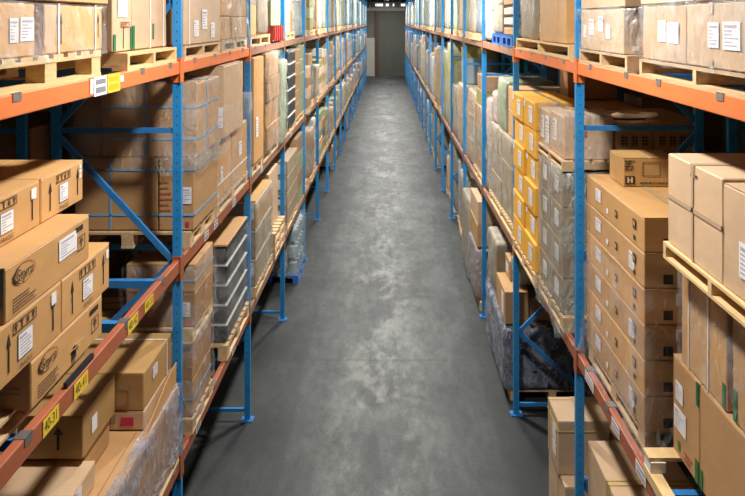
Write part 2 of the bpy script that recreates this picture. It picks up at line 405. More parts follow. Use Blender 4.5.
# ------------------------------------------------------------------ pallets
_PAL = {}
def pallet(sd, d0, y0, y1, z0, label, h=.13, kind='block', wood='wood', depth=1.06, group=None, cat='pallet'):
    if sd in LEV:
        for zl in LEV[sd]:
            if 0 < abs(z0 - zl) < .04: h, z0 = round(h + z0 - zl, 3), zl
    L = y1 - y0; key = (sd, round(L, 2), h, kind, wood, depth)
    loc = (sd * (d0 + depth / 2), (y0 + y1) / 2, z0)
    if key in _PAL:
        c = copy_tree(_PAL[key]); c.location = loc; tag(c, label, cat)
        if group: c['group'] = group
        elif 'group' in c: del c['group']
        return c
    r = empty('wooden_pallet' if 'wood' in wood else 'plastic_pallet', loc, label, cat, group)
    X0, Y0, Z0 = loc[0] - depth / 2, loc[1] - L / 2, z0; X1 = X0 + depth
    t = .02 if h > .11 else .016
    if kind == 'block':
        mb = MB(); n = max(5, int(L / .14)); bw = L / (n + (n - 1) * .45)
        for i in range(n):
            y = Y0 + i * bw * 1.45; mb.box(X0, X1, y, y + bw, Z0 + h - t, Z0 + h)
        for x in (X0, X0 + depth / 2 - .05, X1 - .1): mb.box(x, x + .1, Y0, Y0 + L, Z0 + h - 2 * t, Z0 + h - t)
        mb.build('deck', wood, r)
        for y in (Y0, Y0 + L / 2 - .06, Y0 + L - .12):
            for x in (X0, X0 + depth / 2 - .05, X1 - .1):
                MB().box(x + .003, x + .097, y, y + .12, Z0 + t, Z0 + h - 2 * t).build('block', wood, r)
        for x in (X0, X0 + depth / 2 - .05, X1 - .1): MB().box(x, x + .1, Y0, Y0 + L, Z0, Z0 + t).build('bottom_board', wood, r)
    else:
        mb = MB(); n = 8; bw = depth / (n + (n - 1) * .3)
        for i in range(n):
            x = X0 + i * bw * 1.3; mb.box(x, x + bw, Y0, Y0 + L, Z0 + h - t, Z0 + h)
        mb.build('deck', wood, r)
        for y in (Y0, Y0 + L / 2 - .02, Y0 + L - .04): MB().box(X0, X1, y, y + .04, Z0 + t, Z0 + h - t).build('stringer', wood, r)
        for x in (X0, X0 + depth / 2 - .05, X1 - .1): MB().box(x, x + .1, Y0, Y0 + L, Z0, Z0 + t).build('bottom_board', wood, r)
    _PAL[key] = r
    return r
# ------------------------------------------------------------------ film & bales
def film(sd, d0, d1, y0, y1, z0, z1, label, mat='film', amp=.012, flare=.0, cat='stretch film', top=.12, cuts=(14, 12), over=0):
    """open sleeve of wrinkled film around a load, its upper rim folded in over the top"""
    xa, xb = sorted((sd * d0, sd * d1)); per = []
    ny, nx = cuts[0], 8
    for i in range(ny): per.append((0, i / ny))      # aisle-ward side runs near -> far
    P = []
    for i in range(nx): P.append(Vector((xa + (xb - xa) * i / nx, y0, 0)))
    for i in range(ny): P.append(Vector((xb, y0 + (y1 - y0) * i / ny, 0)))
    for i in range(nx): P.append(Vector((xb - (xb - xa) * i / nx, y1, 0)))
    for i in range(ny): P.append(Vector((xa, y1 - (y1 - y0) * i / ny, 0)))
    c = Vector(((xa + xb) / 2, (y0 + y1) / 2, 0)); nz = cuts[1]; n = len(P); mb = MB()
    for k in range(nz + 2):
        for p in P:
            dirn = Vector((p.x - c.x, p.y - c.y, 0)); dn = Vector((dirn.x / (xb - xa), dirn.y / (y1 - y0), 0))
            out = Vector((math.copysign(1, dn.x) if abs(dn.x) > .49 else 0, math.copysign(1, dn.y) if abs(dn.y) > .49 else 0, 0))
            if k <= nz:
                z = z0 + (z1 - z0) * k / nz; q = Vector((p.x, p.y, z))
                a = amp * (1 + flare * 6 * max(0, 1 - k / 3))
                o = .006 + a * (abs(noise.noise(Vector((q.x * 3, q.y * 4, q.z * 7)))) * 2) + flare * max(0, 1 - k / 2.5) * (.5 + noise.noise(q * 6))
                q = q + out * o; q.z += noise.noise(q * 5) * amp * (2 if k in (0, nz) else .5)
            else:
                q = Vector((p.x, p.y, z1 + .008)) - out * top; q.z += noise.noise(q * 6) * amp
            mb.v.append(tuple(q))
    for k in range(nz + 1):
        for i in range(n):
            j = (i + 1) % n; mb.f.append((k * n + i, k * n + j, (k + 1) * n + j, (k + 1) * n + i))
    o = mb.build('stretch_film', mat, origin=(c.x, c.y, z0), smooth=True)
    return tag(o, label, cat)
_BALE = {}
def bale(sd, d0, y0, y1, z0, z1, label, mat, depth=.95, filmm='film_thick', cat='wrapped load', name='wrapped_load', group=None, split=0):
    loc = (sd * (d0 + depth / 2), (y0 + y1) / 2, z0)
    r = empty(name, loc, label, cat, group)
    xa, xb = loc[0] - depth / 2 + .02, loc[0] + depth / 2 - .02
    mb = MB().rbox(xa, xb, y0 + .02, y1 - .02, z0, z1 - .02, .04, 5, .03, 2.5, out=True, seg=2)
    mb.build('goods', mat, r, smooth=True)
    f = MB().rbox(xa - .018, xb + .018, y0 + .002, y1 - .002, z0 + .005, z1, .05, 7, .035, 5, out=True, seg=2)
    f.build('film', filmm, r, smooth=True)
    if split:
        mb = MB()
        for k in range(1, split):
            z = z0 + (z1 - z0) * k / split
            mb.rbox(xa - .03, xb + .03, y0 - .012, y1 + .012, z - .012, z + .012, .008, 3, .01, 6, out=True)
        mb.build('gathered_film', 'film_thick', r, smooth=True)
    return r

# ------------------------------------------------------------------ the setting
END = 60.0; XW = 9.5
def struct(name, mb, mat): return tag(mb.build(name, mat), kind='structure')
struct('floor', MB().box(-XW, XW, -5, END, -.2, 0), 'concrete')
struct('wall_left', MB().box(-XW - .2, -XW, -5, END, 0, 9), 'wall_paint')
struct('wall_right', MB().box(XW, XW + .2, -5, END, 0, 9), 'wall_paint')
struct('wall_front', MB().box(-XW, XW, -5.2, -5, 0, 9), 'wall_paint')
struct('ceiling', MB().box(-XW - .2, XW + .2, -5.2, END + .2, 9, 9.2), 'ceiling_paint')
wb = MB(); wb.box(-XW, -1.85, END, END + .2, 0, 9); wb.box(2.3, XW, END, END + .2, 0, 9); wb.box(-1.85, 2.3, END, END + .2, 7.6, 9)
struct('wall_back', wb, 'wall_paint')
# roller shutter, its left panel, red-brown column, lintel and dark glazing above
mb = MB()
for i in range(24):
    z = i * .235; mb.box(-.72, 2.3, END + .02 + .02 * (i % 2), END + .1, z, z + .228)
struct('door_1', mb, 'shutter_paint')
mb = MB().box(-1.85, -1.0, END + .03, END + .12, 0, 3.3); struct('door_2', mb, 'pale_panel')
mb = MB().box(-1.85, -1.0, END + .03, END + .12, 3.3, 5.6); struct('trim_1', mb, 'wall_paint')
struct('trim_2', MB().box(-1.02, -.70, END - .16, END + .1, 0, 5.62), 'column_paint')
struct('trim_3', MB().box(-1.85, 2.3, END - .1, END + .1, 5.62, 5.9), 'lintel_paint')
w = empty('window_1', (.2, END, 5.9), None, None); tag(w, kind='structure')
MB().box(-1.85, 2.3, END + .05, END + .15, 5.9, 7.6).build('pane', 'black_plastic', w)
mb = MB()
for x in (-1.5, -.9, -.2, .45, 1.1, 1.7): mb.box(x, x + .05, END + .0, END + .08, 5.9, 7.6)
mb.box(-1.85, 2.3, END, END + .08, 6.3, 6.35); mb.build('window_frame', 'lintel_paint', w)
mb = MB()
for (a, b_) in ((-1.0, -.35), (-.1, .15), (.5, .62), (1.2, 1.6)): mb.box(a, b_, END + .03, END + .049, 6.02, 6.24)
mb.build('lit_pane', 'skylight_pane', w)

# ------------------------------------------------------------------ racks
L = 2.8; DEP = 1.01
F0 = {-1: 1.638, 1: 1.536}; Y0S = {-1: 5.58, 1: 5.70}; NB = {-1: 18, 1: 19}
LEV = {-1: [1.32, 2.895, 4.475], 1: [2.10, 4.462]}
BH = .102
LEVN = {-1: ['lowest beam', 'middle beam', 'top beam'], 1: ['lower beam', 'upper beam']}
POST_H = 6.4
def frame_obj(sd, f0, y, label):
    """upright frame: two perforated posts, zigzag bracing, foot plates"""
    r = empty('rack_upright_frame', (sd * (f0 + DEP / 2), y, 0), label, 'rack upright', 'blue rack uprights')
    for d in (f0 + .038, f0 + DEP):
        x = sd * d; w = .034; q = .023
        mb = MB()  # open channel profile, web faces the camera
        mb.box(x - w, x + w, y - q, y - q + .003, .012, POST_H)
        mb.box(x - w, x - w + .003, y - q + .003, y + q, .012, POST_H); mb.box(x + w - .003, x + w, y - q + .003, y + q, .012, POST_H)
        mb.box(x - w + .003, x - .02, y + q - .003, y + q, .012, POST_H); mb.box(x + .02, x + w - .003, y + q - .003, y + q, .012, POST_H)
        mb.build('post', 'blue_post', r, origin=(x, y, 0)).location = (x - r.location.x, 0, 0)
        m2 = MB().box(x - .07, x + .07, y - .06, y + .06, 0, .012)
        for q in (-.055, .055): m2.cyl(x + q, y - .045, .012, .03, .008, n=6)
        m2.build('foot_plate', 'blue_brace', r)
    xf, xr = sd * (f0 + .07), sd * (f0 + DEP - .03)
    for z in (.12, 1.95, 3.92, 5.95):
        MB().bar((xf, y, z), (xr, y, z), .03, .04).build('horizontal_brace', 'blue_brace', r)
    zs = [.15, 1.0, 1.9, 2.87, 3.84, 4.0, 4.95, 5.9]
    for a, b_, rear in ((.15, 1.0, 1), (1.0, 1.9, 0), (1.98, 2.87, 1), (2.87, 3.86, 0), (3.98, 4.95, 1), (4.95, 5.9, 0)):
        p, q = (xr, xf) if rear else (xf, xr)
        MB().bar((p, y + .004, a), (q, y + .004, b_), .03, .045).build('diagonal_brace', 'blue_brace', r)
    return r
for sd in (-1, 1):
    proto = None
    for n in range(-1, NB[sd] + 1):
        y = Y0S[sd] + n * L
        lab = 'blue perforated upright frame, ' + (ordn(n + 1) + ' one in view' if n >= 0 else 'just outside the frame') + f' along the {SIDE[sd]} rack'
        if proto is None: proto = frame_obj(sd, F0[sd], y, lab)
        else:
            c = copy_tree(proto); c.location.y = y; c['label'] = lab
    # back-to-back row behind
    for n in range(-1, 5):
        c = copy_tree(proto); c.location = (sd * (F0[sd] + DEP + .235 + DEP / 2), Y0S[sd] + n * L, 0)
        c['label'] = f'blue upright frame in the dark back row behind the {SIDE[sd]} rack, {ordn(n + 2)} from the camera'

def beam_obj(sd, d, y0, y1, z, label, mat):
    """box beam, top at z, with end connectors hooked on the posts"""
    r = empty('rack_beam', (sd * d, (y0 + y1) / 2, z - BH), label, 'rack beam', 'orange rack beams')
    xa, xb = sd * d - .025, sd * d + .025
    mb = MB().rbox(xa, xb, y0 + .04, y1 - .04, z - BH, z, .006, seg=2)
    xs = sd * d + sd * .03
    mb.box(min(xs, xs - sd * .02), max(xs, xs - sd * .02), y0 + .04, y1 - .04, z - .075, z - .025)
    mb.build('beam', mat, r)
    for y, k in ((y0, 1), (y1, -1)):
        m2 = MB()
        xo = sd * (d - .027)
        m2.box(xo - sd * .006, xo, y, y + k * .045, z - .17, z + .025)
        m2.box(xo - sd * .006, xo + sd * .067, y + k * .027, y + k * .033, z - .17, z + .025) if k > 0 else m2.box(xo - sd * .006, xo + sd * .067, y - .033, y - .027, z - .17, z + .025)
        m2.build('connector', mat, r)
    return r
BEAMS = {}
for sd in (-1, 1):
    for li, z in enumerate(LEV[sd]):
        protos = {}
        for n in range(-1, NB[sd]):
            y0 = Y0S[sd] + n * L; y1 = y0 + L
            mat = 'orange_paint' if (li == len(LEV[sd]) - 1) else 'shaded_orange_paint'
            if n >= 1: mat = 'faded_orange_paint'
            lab = f'orange front beam of bay {ordn(n + 2)} from the camera, {SIDE[sd]} rack, {LEVN[sd][li]} level'
            if mat in protos:
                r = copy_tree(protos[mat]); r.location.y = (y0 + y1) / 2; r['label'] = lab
            else:
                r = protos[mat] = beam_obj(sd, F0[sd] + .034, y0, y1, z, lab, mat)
            BEAMS[(sd, li, n)] = r
            if n < 7:
                rr = copy_tree(protos[mat]); rr.rotation_euler.z = PI
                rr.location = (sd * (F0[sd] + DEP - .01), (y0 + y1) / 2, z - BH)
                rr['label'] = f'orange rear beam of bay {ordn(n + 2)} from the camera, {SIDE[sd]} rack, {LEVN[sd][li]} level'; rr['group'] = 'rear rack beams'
# fresh connector collar on the posts (the painted sleeve that faces the camera)
def beam_face(sd, y0, z): return aface(sd, F0[sd] + .034 - .025, y0, y0 + L, z - BH)
def beam_sticker(sd, li, n, ya, yb, za, zb, mat, name='location_label', txt=None, label=None, lines=False):
    r = BEAMS[(sd, li, n)]; y0 = Y0S[sd] + n * L; z = LEV[sd][li]; F = beam_face(sd, y0, z)
    u = (lambda y: y - y0) if sd < 0 else (lambda y: y0 + L - y)
    u0, u1 = sorted((u(ya), u(yb))); mb = MB(); F.rect(mb, u0, u1, za - z + BH, zb - z + BH)
    o = mb.build(name, mat, r)
    if label: o['label'] = label
    if txt:
        m2 = MB(); F.text(m2, txt, (u0 + u1) / 2, (za + zb) / 2 - z + BH, (zb - za) * .85, h=.0055, sx=min(1, (u1 - u0) / ((zb - za) * .85 * .55 * len(txt))))
        m2.build('printed_code', 'ink', o, origin=r.location)
    if lines:
        m2 = MB(); W, H = u1 - u0, zb - za; b0 = za - z + BH
        F.rect(m2, u0 + W*.12, u1 - W*.12, b0 + H*.6, b0 + H*.85, .0008, .005); F.rect(m2, u0 + W*.12, u1 - W*.12, b0 + H*.15, b0 + H*.45, .0008, .005)
        m2.build('printed_lines', lines, o, origin=r.location)
beam_sticker(-1, 1, -1, 3.33, 3.49, 2.80, 2.885, 'yellow_label', txt='40-31', label='yellow location label 40-31')
beam_sticker(-1, 1, -1, 3.66, 3.83, 2.80, 2.885, 'yellow_label', txt='40-41', label='yellow location label 40-41')
beam_sticker(-1, 1, -1, 4.42, 4.60, 2.80, 2.885, 'yellow_label', txt='40-42', label='yellow location label 40-42')
beam_sticker(-1, 1, -1, 4.73, 4.90, 2.81, 2.885, 'yellow_label', txt='40-32', label='yellow location label 40-32')
beam_sticker(-1, 2, -1, 3.86, 3.90, 4.39, 4.475, 'paper'); beam_sticker(-1, 2, -1, 3.91, 4.09, 4.37, 4.48, 'paper', lines='grey_ink', label='white bar code label')
beam_sticker(-1, 2, -1, 4.10, 4.29, 4.37, 4.48, 'yellow_label', lines='orange_label', label='yellow and orange location label'); beam_sticker(-1, 2, -1, 4.295, 4.35, 4.42, 4.46, 'paper')
for ya in (6.28, 6.62, 7.42): beam_sticker(-1, 1, 0, ya, ya + .14, 2.805, 2.88, 'paper', lines='grey_ink', label='white location label')
for n in (1, 2, 3):
    beam_sticker(-1, 1, n, Y0S[-1] + n * L + .7, Y0S[-1] + n * L + .85, 2.805, 2.88, 'paper', lines='grey_ink')
for ya in (6.0, 7.4): beam_sticker(-1, 0, 0, ya, ya + .15, 1.235, 1.305, 'paper', lines='grey_ink')
for ya, yb in ((4.15, 4.32), (4.62, 4.78), (5.2, 5.42)): beam_sticker(1, 0, -1, ya, yb, 2.01, 2.09, 'paper', lines='lilac_ink', label='white location label')
for ya, yb in ((6.2, 6.4), (7.5, 7.7)): beam_sticker(1, 0, 0, ya, yb, 2.01, 2.09, 'paper', lines='lilac_ink', label='white location label')

# pallet support bars across the beams, grey hooks over the front beam
SUP = {(-1, 0): (3.2, 4.2, 4.9, 5.4), (-1, 1): (3.2, 4.42, 5.14), (-1, 2): (3.1, 3.9, 4.7, 5.3), (1, 0): (3.3, 4.0, 4.9, 5.4), (1, 1): (3.23, 3.965, 4.50, 5.29)}
for sd in (-1, 1):
    for li, z in enumerate(LEV[sd]):
        k = 0
        proto = None
        for n in range(-1, 4):
            ys = SUP[(sd, li)] if n == -1 else [Y0S[sd] + n * L + q for q in (.4, 1.1, 1.75, 2.4)]
            for y in ys:
                k += 1
                lab = f'blue pallet support bar, {ordn(k)} from the camera on the {SIDE[sd]} rack\'s {LEVN[sd][li]} level'
                if proto:
                    r = copy_tree(proto); r.location.y = y; r['label'] = lab; continue
                f = F0[sd] + .009
                r = proto = empty('pallet_support_bar', (sd * (f + .5), y, z - .05), lab, 'rack bar', 'pallet support bars')
                xa, xb = sorted((sd * (f + .052), sd * (f + .925)))
                MB().box(xa, xb, y - .025, y + .025, z - .06, z - .008).build('bar', 'blue_brace', r)
                m2 = MB().box(*sorted((sd * (f - .004), sd * f)), y - .035, y + .035, z - .035, z + .004); m2.box(*sorted((sd * (f - .004), sd * (f + .055))), y - .035, y + .035, z, z + .004)
                m2.build('hook', 'steel', r)

# ------------------------------------------------------------------ lamps over the aisle
LAMP_Z = 6.45
proto = None
LAMPY = [4.2 + 6.4 * i for i in range(9)]
for i, y in enumerate(LAMPY):
    lab = f'round high bay lamp hanging over the aisle, {ordn(i + 1)} from the camera'
    if proto: r = copy_tree(proto); r.location.y = y; r['label'] = lab
    else:
        r = proto = empty('high_bay_lamp', (0.0, y, LAMP_Z), lab, 'ceiling lamp', 'lamps over the aisle')
        MB().cyl(0, y, LAMP_Z + .02, LAMP_Z + .25, .24, .10, 28).build('reflector', 'lamp_metal', r)
        MB().cyl(0, y, LAMP_Z + .25, LAMP_Z + .45, .09, .09, 20).build('housing', 'lamp_metal', r)
        MB().cyl(0, y, LAMP_Z + .005, LAMP_Z + .02, .2, .2, 28).build('lens', 'lamp_glow', r)
        MB().cyl(0, y, LAMP_Z + .45, 9, .008, .008, 8).build('hanging_rod', 'steel', r)
    ld = bpy.data.lights.new('lamp_light', 'AREA'); ld.shape = 'DISK'; ld.size = .38; ld.energy = LAMP_W[i] if 'LAMP_W' in globals() else (175 if i < 2 else 140 if i == 2 else 100); ld.color = (1, .965, .90)
    lo = bpy.data.objects.new('lamp_light', ld); COL.objects.link(lo); lo.parent = r; lo.location = (0, 0, -.005)

wd = bpy.data.worlds.new('World'); sc.world = wd; wd.use_nodes = True
wd.node_tree.nodes['Background'].inputs[0].default_value = (.6, .7, .9, 1); wd.node_tree.nodes['Background'].inputs[1].default_value = .05

# ------------------------------------------------------------------ camera
cd = bpy.data.cameras.new('camera'); co = bpy.data.objects.new('camera', cd); COL.objects.link(co); sc.camera = co
co.location = (0, 0, 4.8); co.rotation_euler = (PI / 2, 0, 0); cd.sensor_width = 36; cd.lens = 697 / 745 * 36
cd.shift_x = -14.5 / 745; cd.shift_y = -227.6 / 745; cd.clip_start = .1; cd.clip_end = 200
sc.view_settings.view_transform = 'Standard'; sc.view_settings.look = 'None'; sc.view_settings.gamma = 1; sc.view_settings.exposure = 0.38

# ================================================================== LOADS
# ---------- left rack, top beam level (z 4.49)
pallet(-1, 1.66, 2.85, 4.045, 4.49, 'block pallet of bright pine under the strapped carton, nearest on the left top beam', .14, 'block', 'wood_fresh')
pallet(-1, 1.66, 4.46, 5.50, 4.49, 'thin open-ended pallet under the green-taped carton on the left top beam', .10, 'string', 'wood_fresh')
c = Carton(-1, 1.66, 2.6, 2.55, 3.286, 4.632, 4.885, 'tan carton with two white labels at the upper left corner', 'kraft_orange', soft=.004)
c.sticker('A', 3.06, 3.13, 4.70, 4.81); c.sticker('A', 3.15, 3.27, 4.705, 4.815)
c = Carton(-1, 1.66, 2.6, 3.38, 4.06, 4.632, 4.885, 'tan carton with white straps and thin arrows on the pine pallet, upper left', 'kraft_orange', soft=.004)
c.strapy(3.52); c.strapy(3.96); c.arrow('A', 3.545, 4.68, 4.84, .03); c.arrow('A', 4.0, 4.70, 4.84, .02); c.arrow('A', 3.50, 4.68, 4.84, .012)
Carton(-1, 1.64, 2.6, 2.7, 4.10, 4.893, 5.35, 'wide tan carton lying across the two upper left cartons', 'kraft_orange')
film(-1, 1.655, 2.61, 2.55, 4.07, 4.60, 4.88, 'clear film pulled around the nearest top left pallet load', flare=.02)
c = Carton(-1, 1.74, 2.6, 4.42, 4.75, 4.597, 5.5, 'tall pale carton with green tape and red stamp beside the first left upright', 'kraft_pale', soft=.004)
c.sticker('A', 4.50, 4.66, 4.82, 4.94); c.tapebar('A', 4.425, 4.465, 4.60, 4.71, label='green tape strip'); c.tapebar('A', 4.59, 4.60, 4.615, 4.76); c.tapebar('A', 4.72, 4.75, 4.60, 4.76)
c.frame('A', 4.55, 4.70, 4.755, 4.79, .005, 'red_ink'); c.fineprint('A', 4.56, 4.69, 4.76, 4.785, 2, 'red_ink')
c = Carton(-1, 1.74, 2.6, 4.76, 5.50, 4.597, 5.5, 'tall pale carton with two white straps left of the first left upright', 'kraft_pale', soft=.006)
c.tapebar('A', 4.763, 4.80, 4.60, 4.765); c.tapebar('A', 5.17, 5.20, 4.66, 4.775, sk=.0); c.strapy(5.117); c.strapy(5.42)
pallet(-1, 1.66, 5.72, 6.92, 4.49, 'pallet just past the first left upright on the top beam', .10, 'string')
c = Carton(-1, 1.66, 2.6, 5.70, 6.95, 4.595, 5.5, 'big pale carton with three white labels right of the first left upright, top beam', 'kraft_pale', soft=.008)
c.sticker('A', 5.99, 6.13, 4.66, 4.80); c.sticker('A', 6.25, 6.42, 4.72, 4.90); c.sticker('A', 6.55, 6.70, 4.64, 4.78); c.strapy(5.85, 'strap_white', .02)
pallet(-1, 1.66, 7.02, 8.28, 4.49, 'pallet draped with white film on the left top beam', .11, 'block')
c = Carton(-1, 1.68, 2.6, 7.02, 7.45, 4.605, 4.84, 'small orange carton under a matching one, left top beam, before the second upright', 'kraft_orange', single=True)
c = Carton(-1, 1.66, 2.6, 7.47, 8.25, 4.605, 4.84, 'flat tan carton near the second left upright on the top beam', 'kraft', single=True)
c = Carton(-1, 1.67, 2.6, 7.02, 7.5, 4.845, 5.5, 'orange carton with taller body above the small one, left top beam', 'kraft_orange', single=True)
c = Carton(-1, 1.67, 2.6, 7.52, 8.25, 4.845, 5.5, 'film-covered tan carton beside the second left upright, top beam', 'kraft', single=True)
film(-1, 1.655, 2.61, 7.0, 8.27, 4.50, 5.5, 'bunched white film hanging over the pallet before the second left upright', 'film_thick', amp=.02, flare=.05)
pallet(-1, 1.66, 8.46, 9.9, 4.49, 'pallet right of the second left upright on the top beam', .12, 'block')
Carton(-1, 1.68, 2.6, 8.48, 8.95, 4.615, 5.0, 'orange carton low beside the second left upright, top beam', 'kraft_orange', single=True)
bale(-1, 1.66, 8.98, 9.85, 4.615, 5.9, 'sage load in crumpled film right of the second left upright, top beam', 'kraft_grey')
Carton(-1, 1.68, 2.6, 8.48, 8.95, 5.0, 5.6, 'film-faced tan carton above the orange one, second left upright, top beam', 'kraft_grey', single=True)
mb_r = empty('plastic_crate', (-2.1, 10.4, 4.49), 'red plastic crate under the grey-green carton, left top beam', 'crate')
MB().rbox(-2.6, -1.62, 9.95, 10.9, 4.49, 4.52, .01).build('base', 'red_plastic', mb_r)
m = MB()
for x0, x1, y0, y1 in ((-2.6, -2.57, 9.95, 10.9), (-1.65, -1.62, 9.95, 10.9), (-2.57, -1.65, 9.95, 9.98), (-2.57, -1.65, 10.87, 10.9)): m.box(x0, x1, y0, y1, 4.52, 4.72)
for k in range(5): m.box(-1.622, -1.605, 9.98 + k * .19, 10.0 + k * .19, 4.5, 4.72)
m.build('side_walls', 'red_plastic', mb_r)
Carton(-1, 1.66, 2.55, 9.98, 10.85, 4.722, 5.6, 'smooth grey-green carton standing in the red crate', 'sage_card', single=True)

# ---------- left rack, middle beam (z 2.89): the Styra stack
P2 = 2.99
pallet(-1, 1.73, 2.80, 4.0, 2.89, 'thin pallet under the stack of Styra cartons', .10, 'string', 'wood')
def styra_big(y0, y1, z0, z1, label, lab=False, ylogo=.15, hole=False):
    c = Carton(-1, 1.65, 2.3, y0, y1, z0, z1, label, 'kraft_orange', tape=None)
    zc = z0 + (z1 - z0) * .72; yl = y0 + ylogo
    u, v = c.uv('A', yl, zc)
    def ring(F, mb):
        n = 28; a, b_ = .098, .046
        for i in range(n):
            if 9 < i < 12: continue
            t0, t1 = 2 * PI * i / n, 2 * PI * (i + 1) / n
            F.poly(mb, [(u + a * math.cos(t0), v + b_ * math.sin(t0)), (u + a * math.cos(t1), v + b_ * math.sin(t1)), (u + (a - .002) * math.cos(t1), v + (b_ - .002) * math.sin(t1)), (u + (a - .002) * math.cos(t0), v + (b_ - .002) * math.sin(t0))][::-1])
    c.marks('A', ring, 'red_ink', 'logo_ring')
    def crescent(F, mb):
        a, b_ = .098, .046; n = 10
        for i in range(n):
            t0, t1 = PI * .62 + PI * .75 * i / n, PI * .62 + PI * .75 * (i + 1) / n
            k0, k1 = .012 * math.sin(PI * i / n), .012 * math.sin(PI * (i + 1) / n)
            F.poly(mb, [(u + (a - .002) * math.cos(t0), v + (b_ - .002) * math.sin(t0)), (u + (a - .002) * math.cos(t1), v + (b_ - .002) * math.sin(t1)), (u + (a - .004 - k1) * math.cos(t1), v + (b_ - .004 - k1) * math.sin(t1)), (u + (a - .004 - k0) * math.cos(t0), v + (b_ - .004 - k0) * math.sin(t0))][::-1], h=.0045)
    c.marks('A', crescent, 'ink', 'logo_crescent')
    c.text('A', 'Styra', yl + .004, zc - .004, .075, shear=.15, name='brand_lettering')
    c.fineprint('A', y0 + .06, y0 + .26, z0 + .025, z0 + .095, 5, 'faint_ink', .3)
    c.fineprint('A', y1 - .17, y1 - .05, z1 - .055, z1 - .025, 1, 'ink', .9)
    c.icons('A', y1 - .15, y1 - .06, z1 - .16, z1 - .085, 1)
    c.fineprint('E', 1.70, 2.2, z0 + .05, z0 + .15, 4, 'grey_ink', .3)
    if lab: c.sticker('A', 3.50, 3.70, z0 + .10, z0 + .205, label='large white shipping label')
    if hole:
        c.marks('A', lambda F, mb: F.poly(mb, [(c.u(3.66) + a, z_) for a, z_ in ((-.02, .03), (.0, .012), (.03, .03), (.035, .07), (.012, .10), (-.015, .085))]), 'dark_gap', 'torn_hole', 'dark torn hole in the cardboard')
        def torn(F, mb):
            for (a, z_, w, h) in ((-.03, .085, .05, .02), (.02, .10, .05, .018), (-.035, .02, .018, .05)):
                mb.prism([F.p(c.u(3.66) + a, z_, .004), F.p(c.u(3.66) + a + w, z_, .01), F.p(c.u(3.66) + a + w, z_ + h, .03)], F.N * .003)
        c.marks('A', torn, 'kraft_cream', 'torn_flap')
    return c
def styra_small(d0, y0, y1, z0, z1, label, sy=None, sh=0.):
    c = Carton(-1, d0, d0 + .8, y0, y1, z0, z1, label, 'kraft_orange', tape=None)
    W = y1 - y0; H = z1 - z0
    c.arrow('A', y0 + W * .19, z0 + H * .18, z0 + H * .82, .032); c.arrow('A', y1 - W * .15, z0 + H * .2, z0 + H * .85, .032)
    S = W * sh; c.icons('A', y0 + W * .33 + S, y0 + W * .66 + S, z0 + H * .73, z0 + H * .91, 4)
    c.sticker('A', y0 + W * .40 + S, y0 + W * .60 + S, z0 + H * .24, z0 + H * .66, label='white address label'); c.frame('A', y0 + W * .395 + S, y0 + W * .605 + S, z0 + H * .235, z0 + H * .665, .003, 'grey_ink')
    c.text('A', 'FRAGILE', y0 + W * .5 + S, z0 + H * .12, .03)
    if sy: c.sticker('A', sy, sy + .05, z1 - .085, z1 - .03, lines=False)
    return c
styra_big(3.23, 4.035, P2, 3.215, 'Styra carton with a torn hole, bottom of the left stack', hole=True, ylogo=.16)
styra_big(3.01, 3.86, 3.485, 3.728, 'long Styra carton with a white label, second from top of the left stack', lab=True, ylogo=.155)
c = styra_small(1.65, 3.535, 4.14, 3.217, 3.483, 'brown arrow-printed carton in the second layer of the Styra stack, farther one'); c.sticker('A', 4.085, 4.12, 3.40, 3.45, lines=False)
c = styra_small(1.65, 2.92, 3.53, 3.217, 3.483, 'brown arrow-printed carton in the second layer of the Styra stack, nearer one', 3.42, -.08)
c = styra_small(1.82, 3.666, 4.17, 3.73, 3.967, 'arrow-printed carton on top of the Styra stack, farther one')
for k in range(3): c.sticker('A', 4.115, 4.14, 3.925 - k * .028, 3.947 - k * .028, lines=False, name='small_sticker')
c = styra_small(1.82, 3.10, 3.655, 3.73, 3.967, 'arrow-printed carton on top of the Styra stack, nearer one', 3.56, -.08)
tag(MB().box(-1.672, -1.652, 3.60, 3.93, 2.896, 2.925).build('black_strip', 'black_plastic', origin=(-1.662, 3.76, 2.896)), 'black strip lying on the beam in front of the torn Styra carton', 'strip')  # thin black bar on top of the beam

# strapped double load right past the first left upright
pallet(-1, 1.64, 5.82, 6.66, 2.89, 'pallet under the blue-strapped cartons at the first left upright', .14, 'block')
z1_ = 3.04
c = Carton(-1, 1.62, 1.915, 5.85, 6.65, z1_, 3.645, 'narrow tan carton with red print and white label, blue-strapped, left rack', 'kraft', soft=.004)
c.sticker('E', 1.64, 1.73, 3.26, 3.40); c.fineprint('E', 1.80, 1.90, 3.2, 3.48, 6, 'red_ink', .35); c.strapz(3.167, 'strap_blue'); c.strapz(3.544, 'strap_blue'); c.sticker('E', 1.66, 1.69, 3.07, 3.11, 'crimson_paper', lines=False)
c = Carton(-1, 1.925, 2.62, 5.85, 6.65, z1_, 3.645, 'wide brown carton held by blue straps behind the diagonal brace', 'kraft', soft=.004)
c.strapz(3.167, 'strap_blue'); c.strapz(3.544, 'strap_blue'); c.strapx(2.32, 'strap_blue')
c = Carton(-1, 1.60, 2.40, 5.87, 6.63, 3.65, 4.275, 'large brown carton with a cross of blue straps under the left top beam', 'kraft', soft=.005)
c.strapz(3.80, 'strap_blue'); c.strapz(4.07, 'strap_blue'); c.strapx(2.02, 'strap_blue'); c.strapy(6.2, 'strap_blue')
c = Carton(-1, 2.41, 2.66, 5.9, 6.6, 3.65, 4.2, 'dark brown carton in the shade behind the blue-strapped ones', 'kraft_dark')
film(-1, 1.595, 2.0, 5.835, 6.66, 3.50, 3.665, 'shiny gathered film band around the red-printed tan carton', 'film_thick', amp=.014, cuts=(14, 4), top=-.01)
film(-1, 1.60, 2.66, 5.84, 6.66, 3.55, 4.28, 'clear film over the blue-strapped cartons by the first left upright', amp=.012)
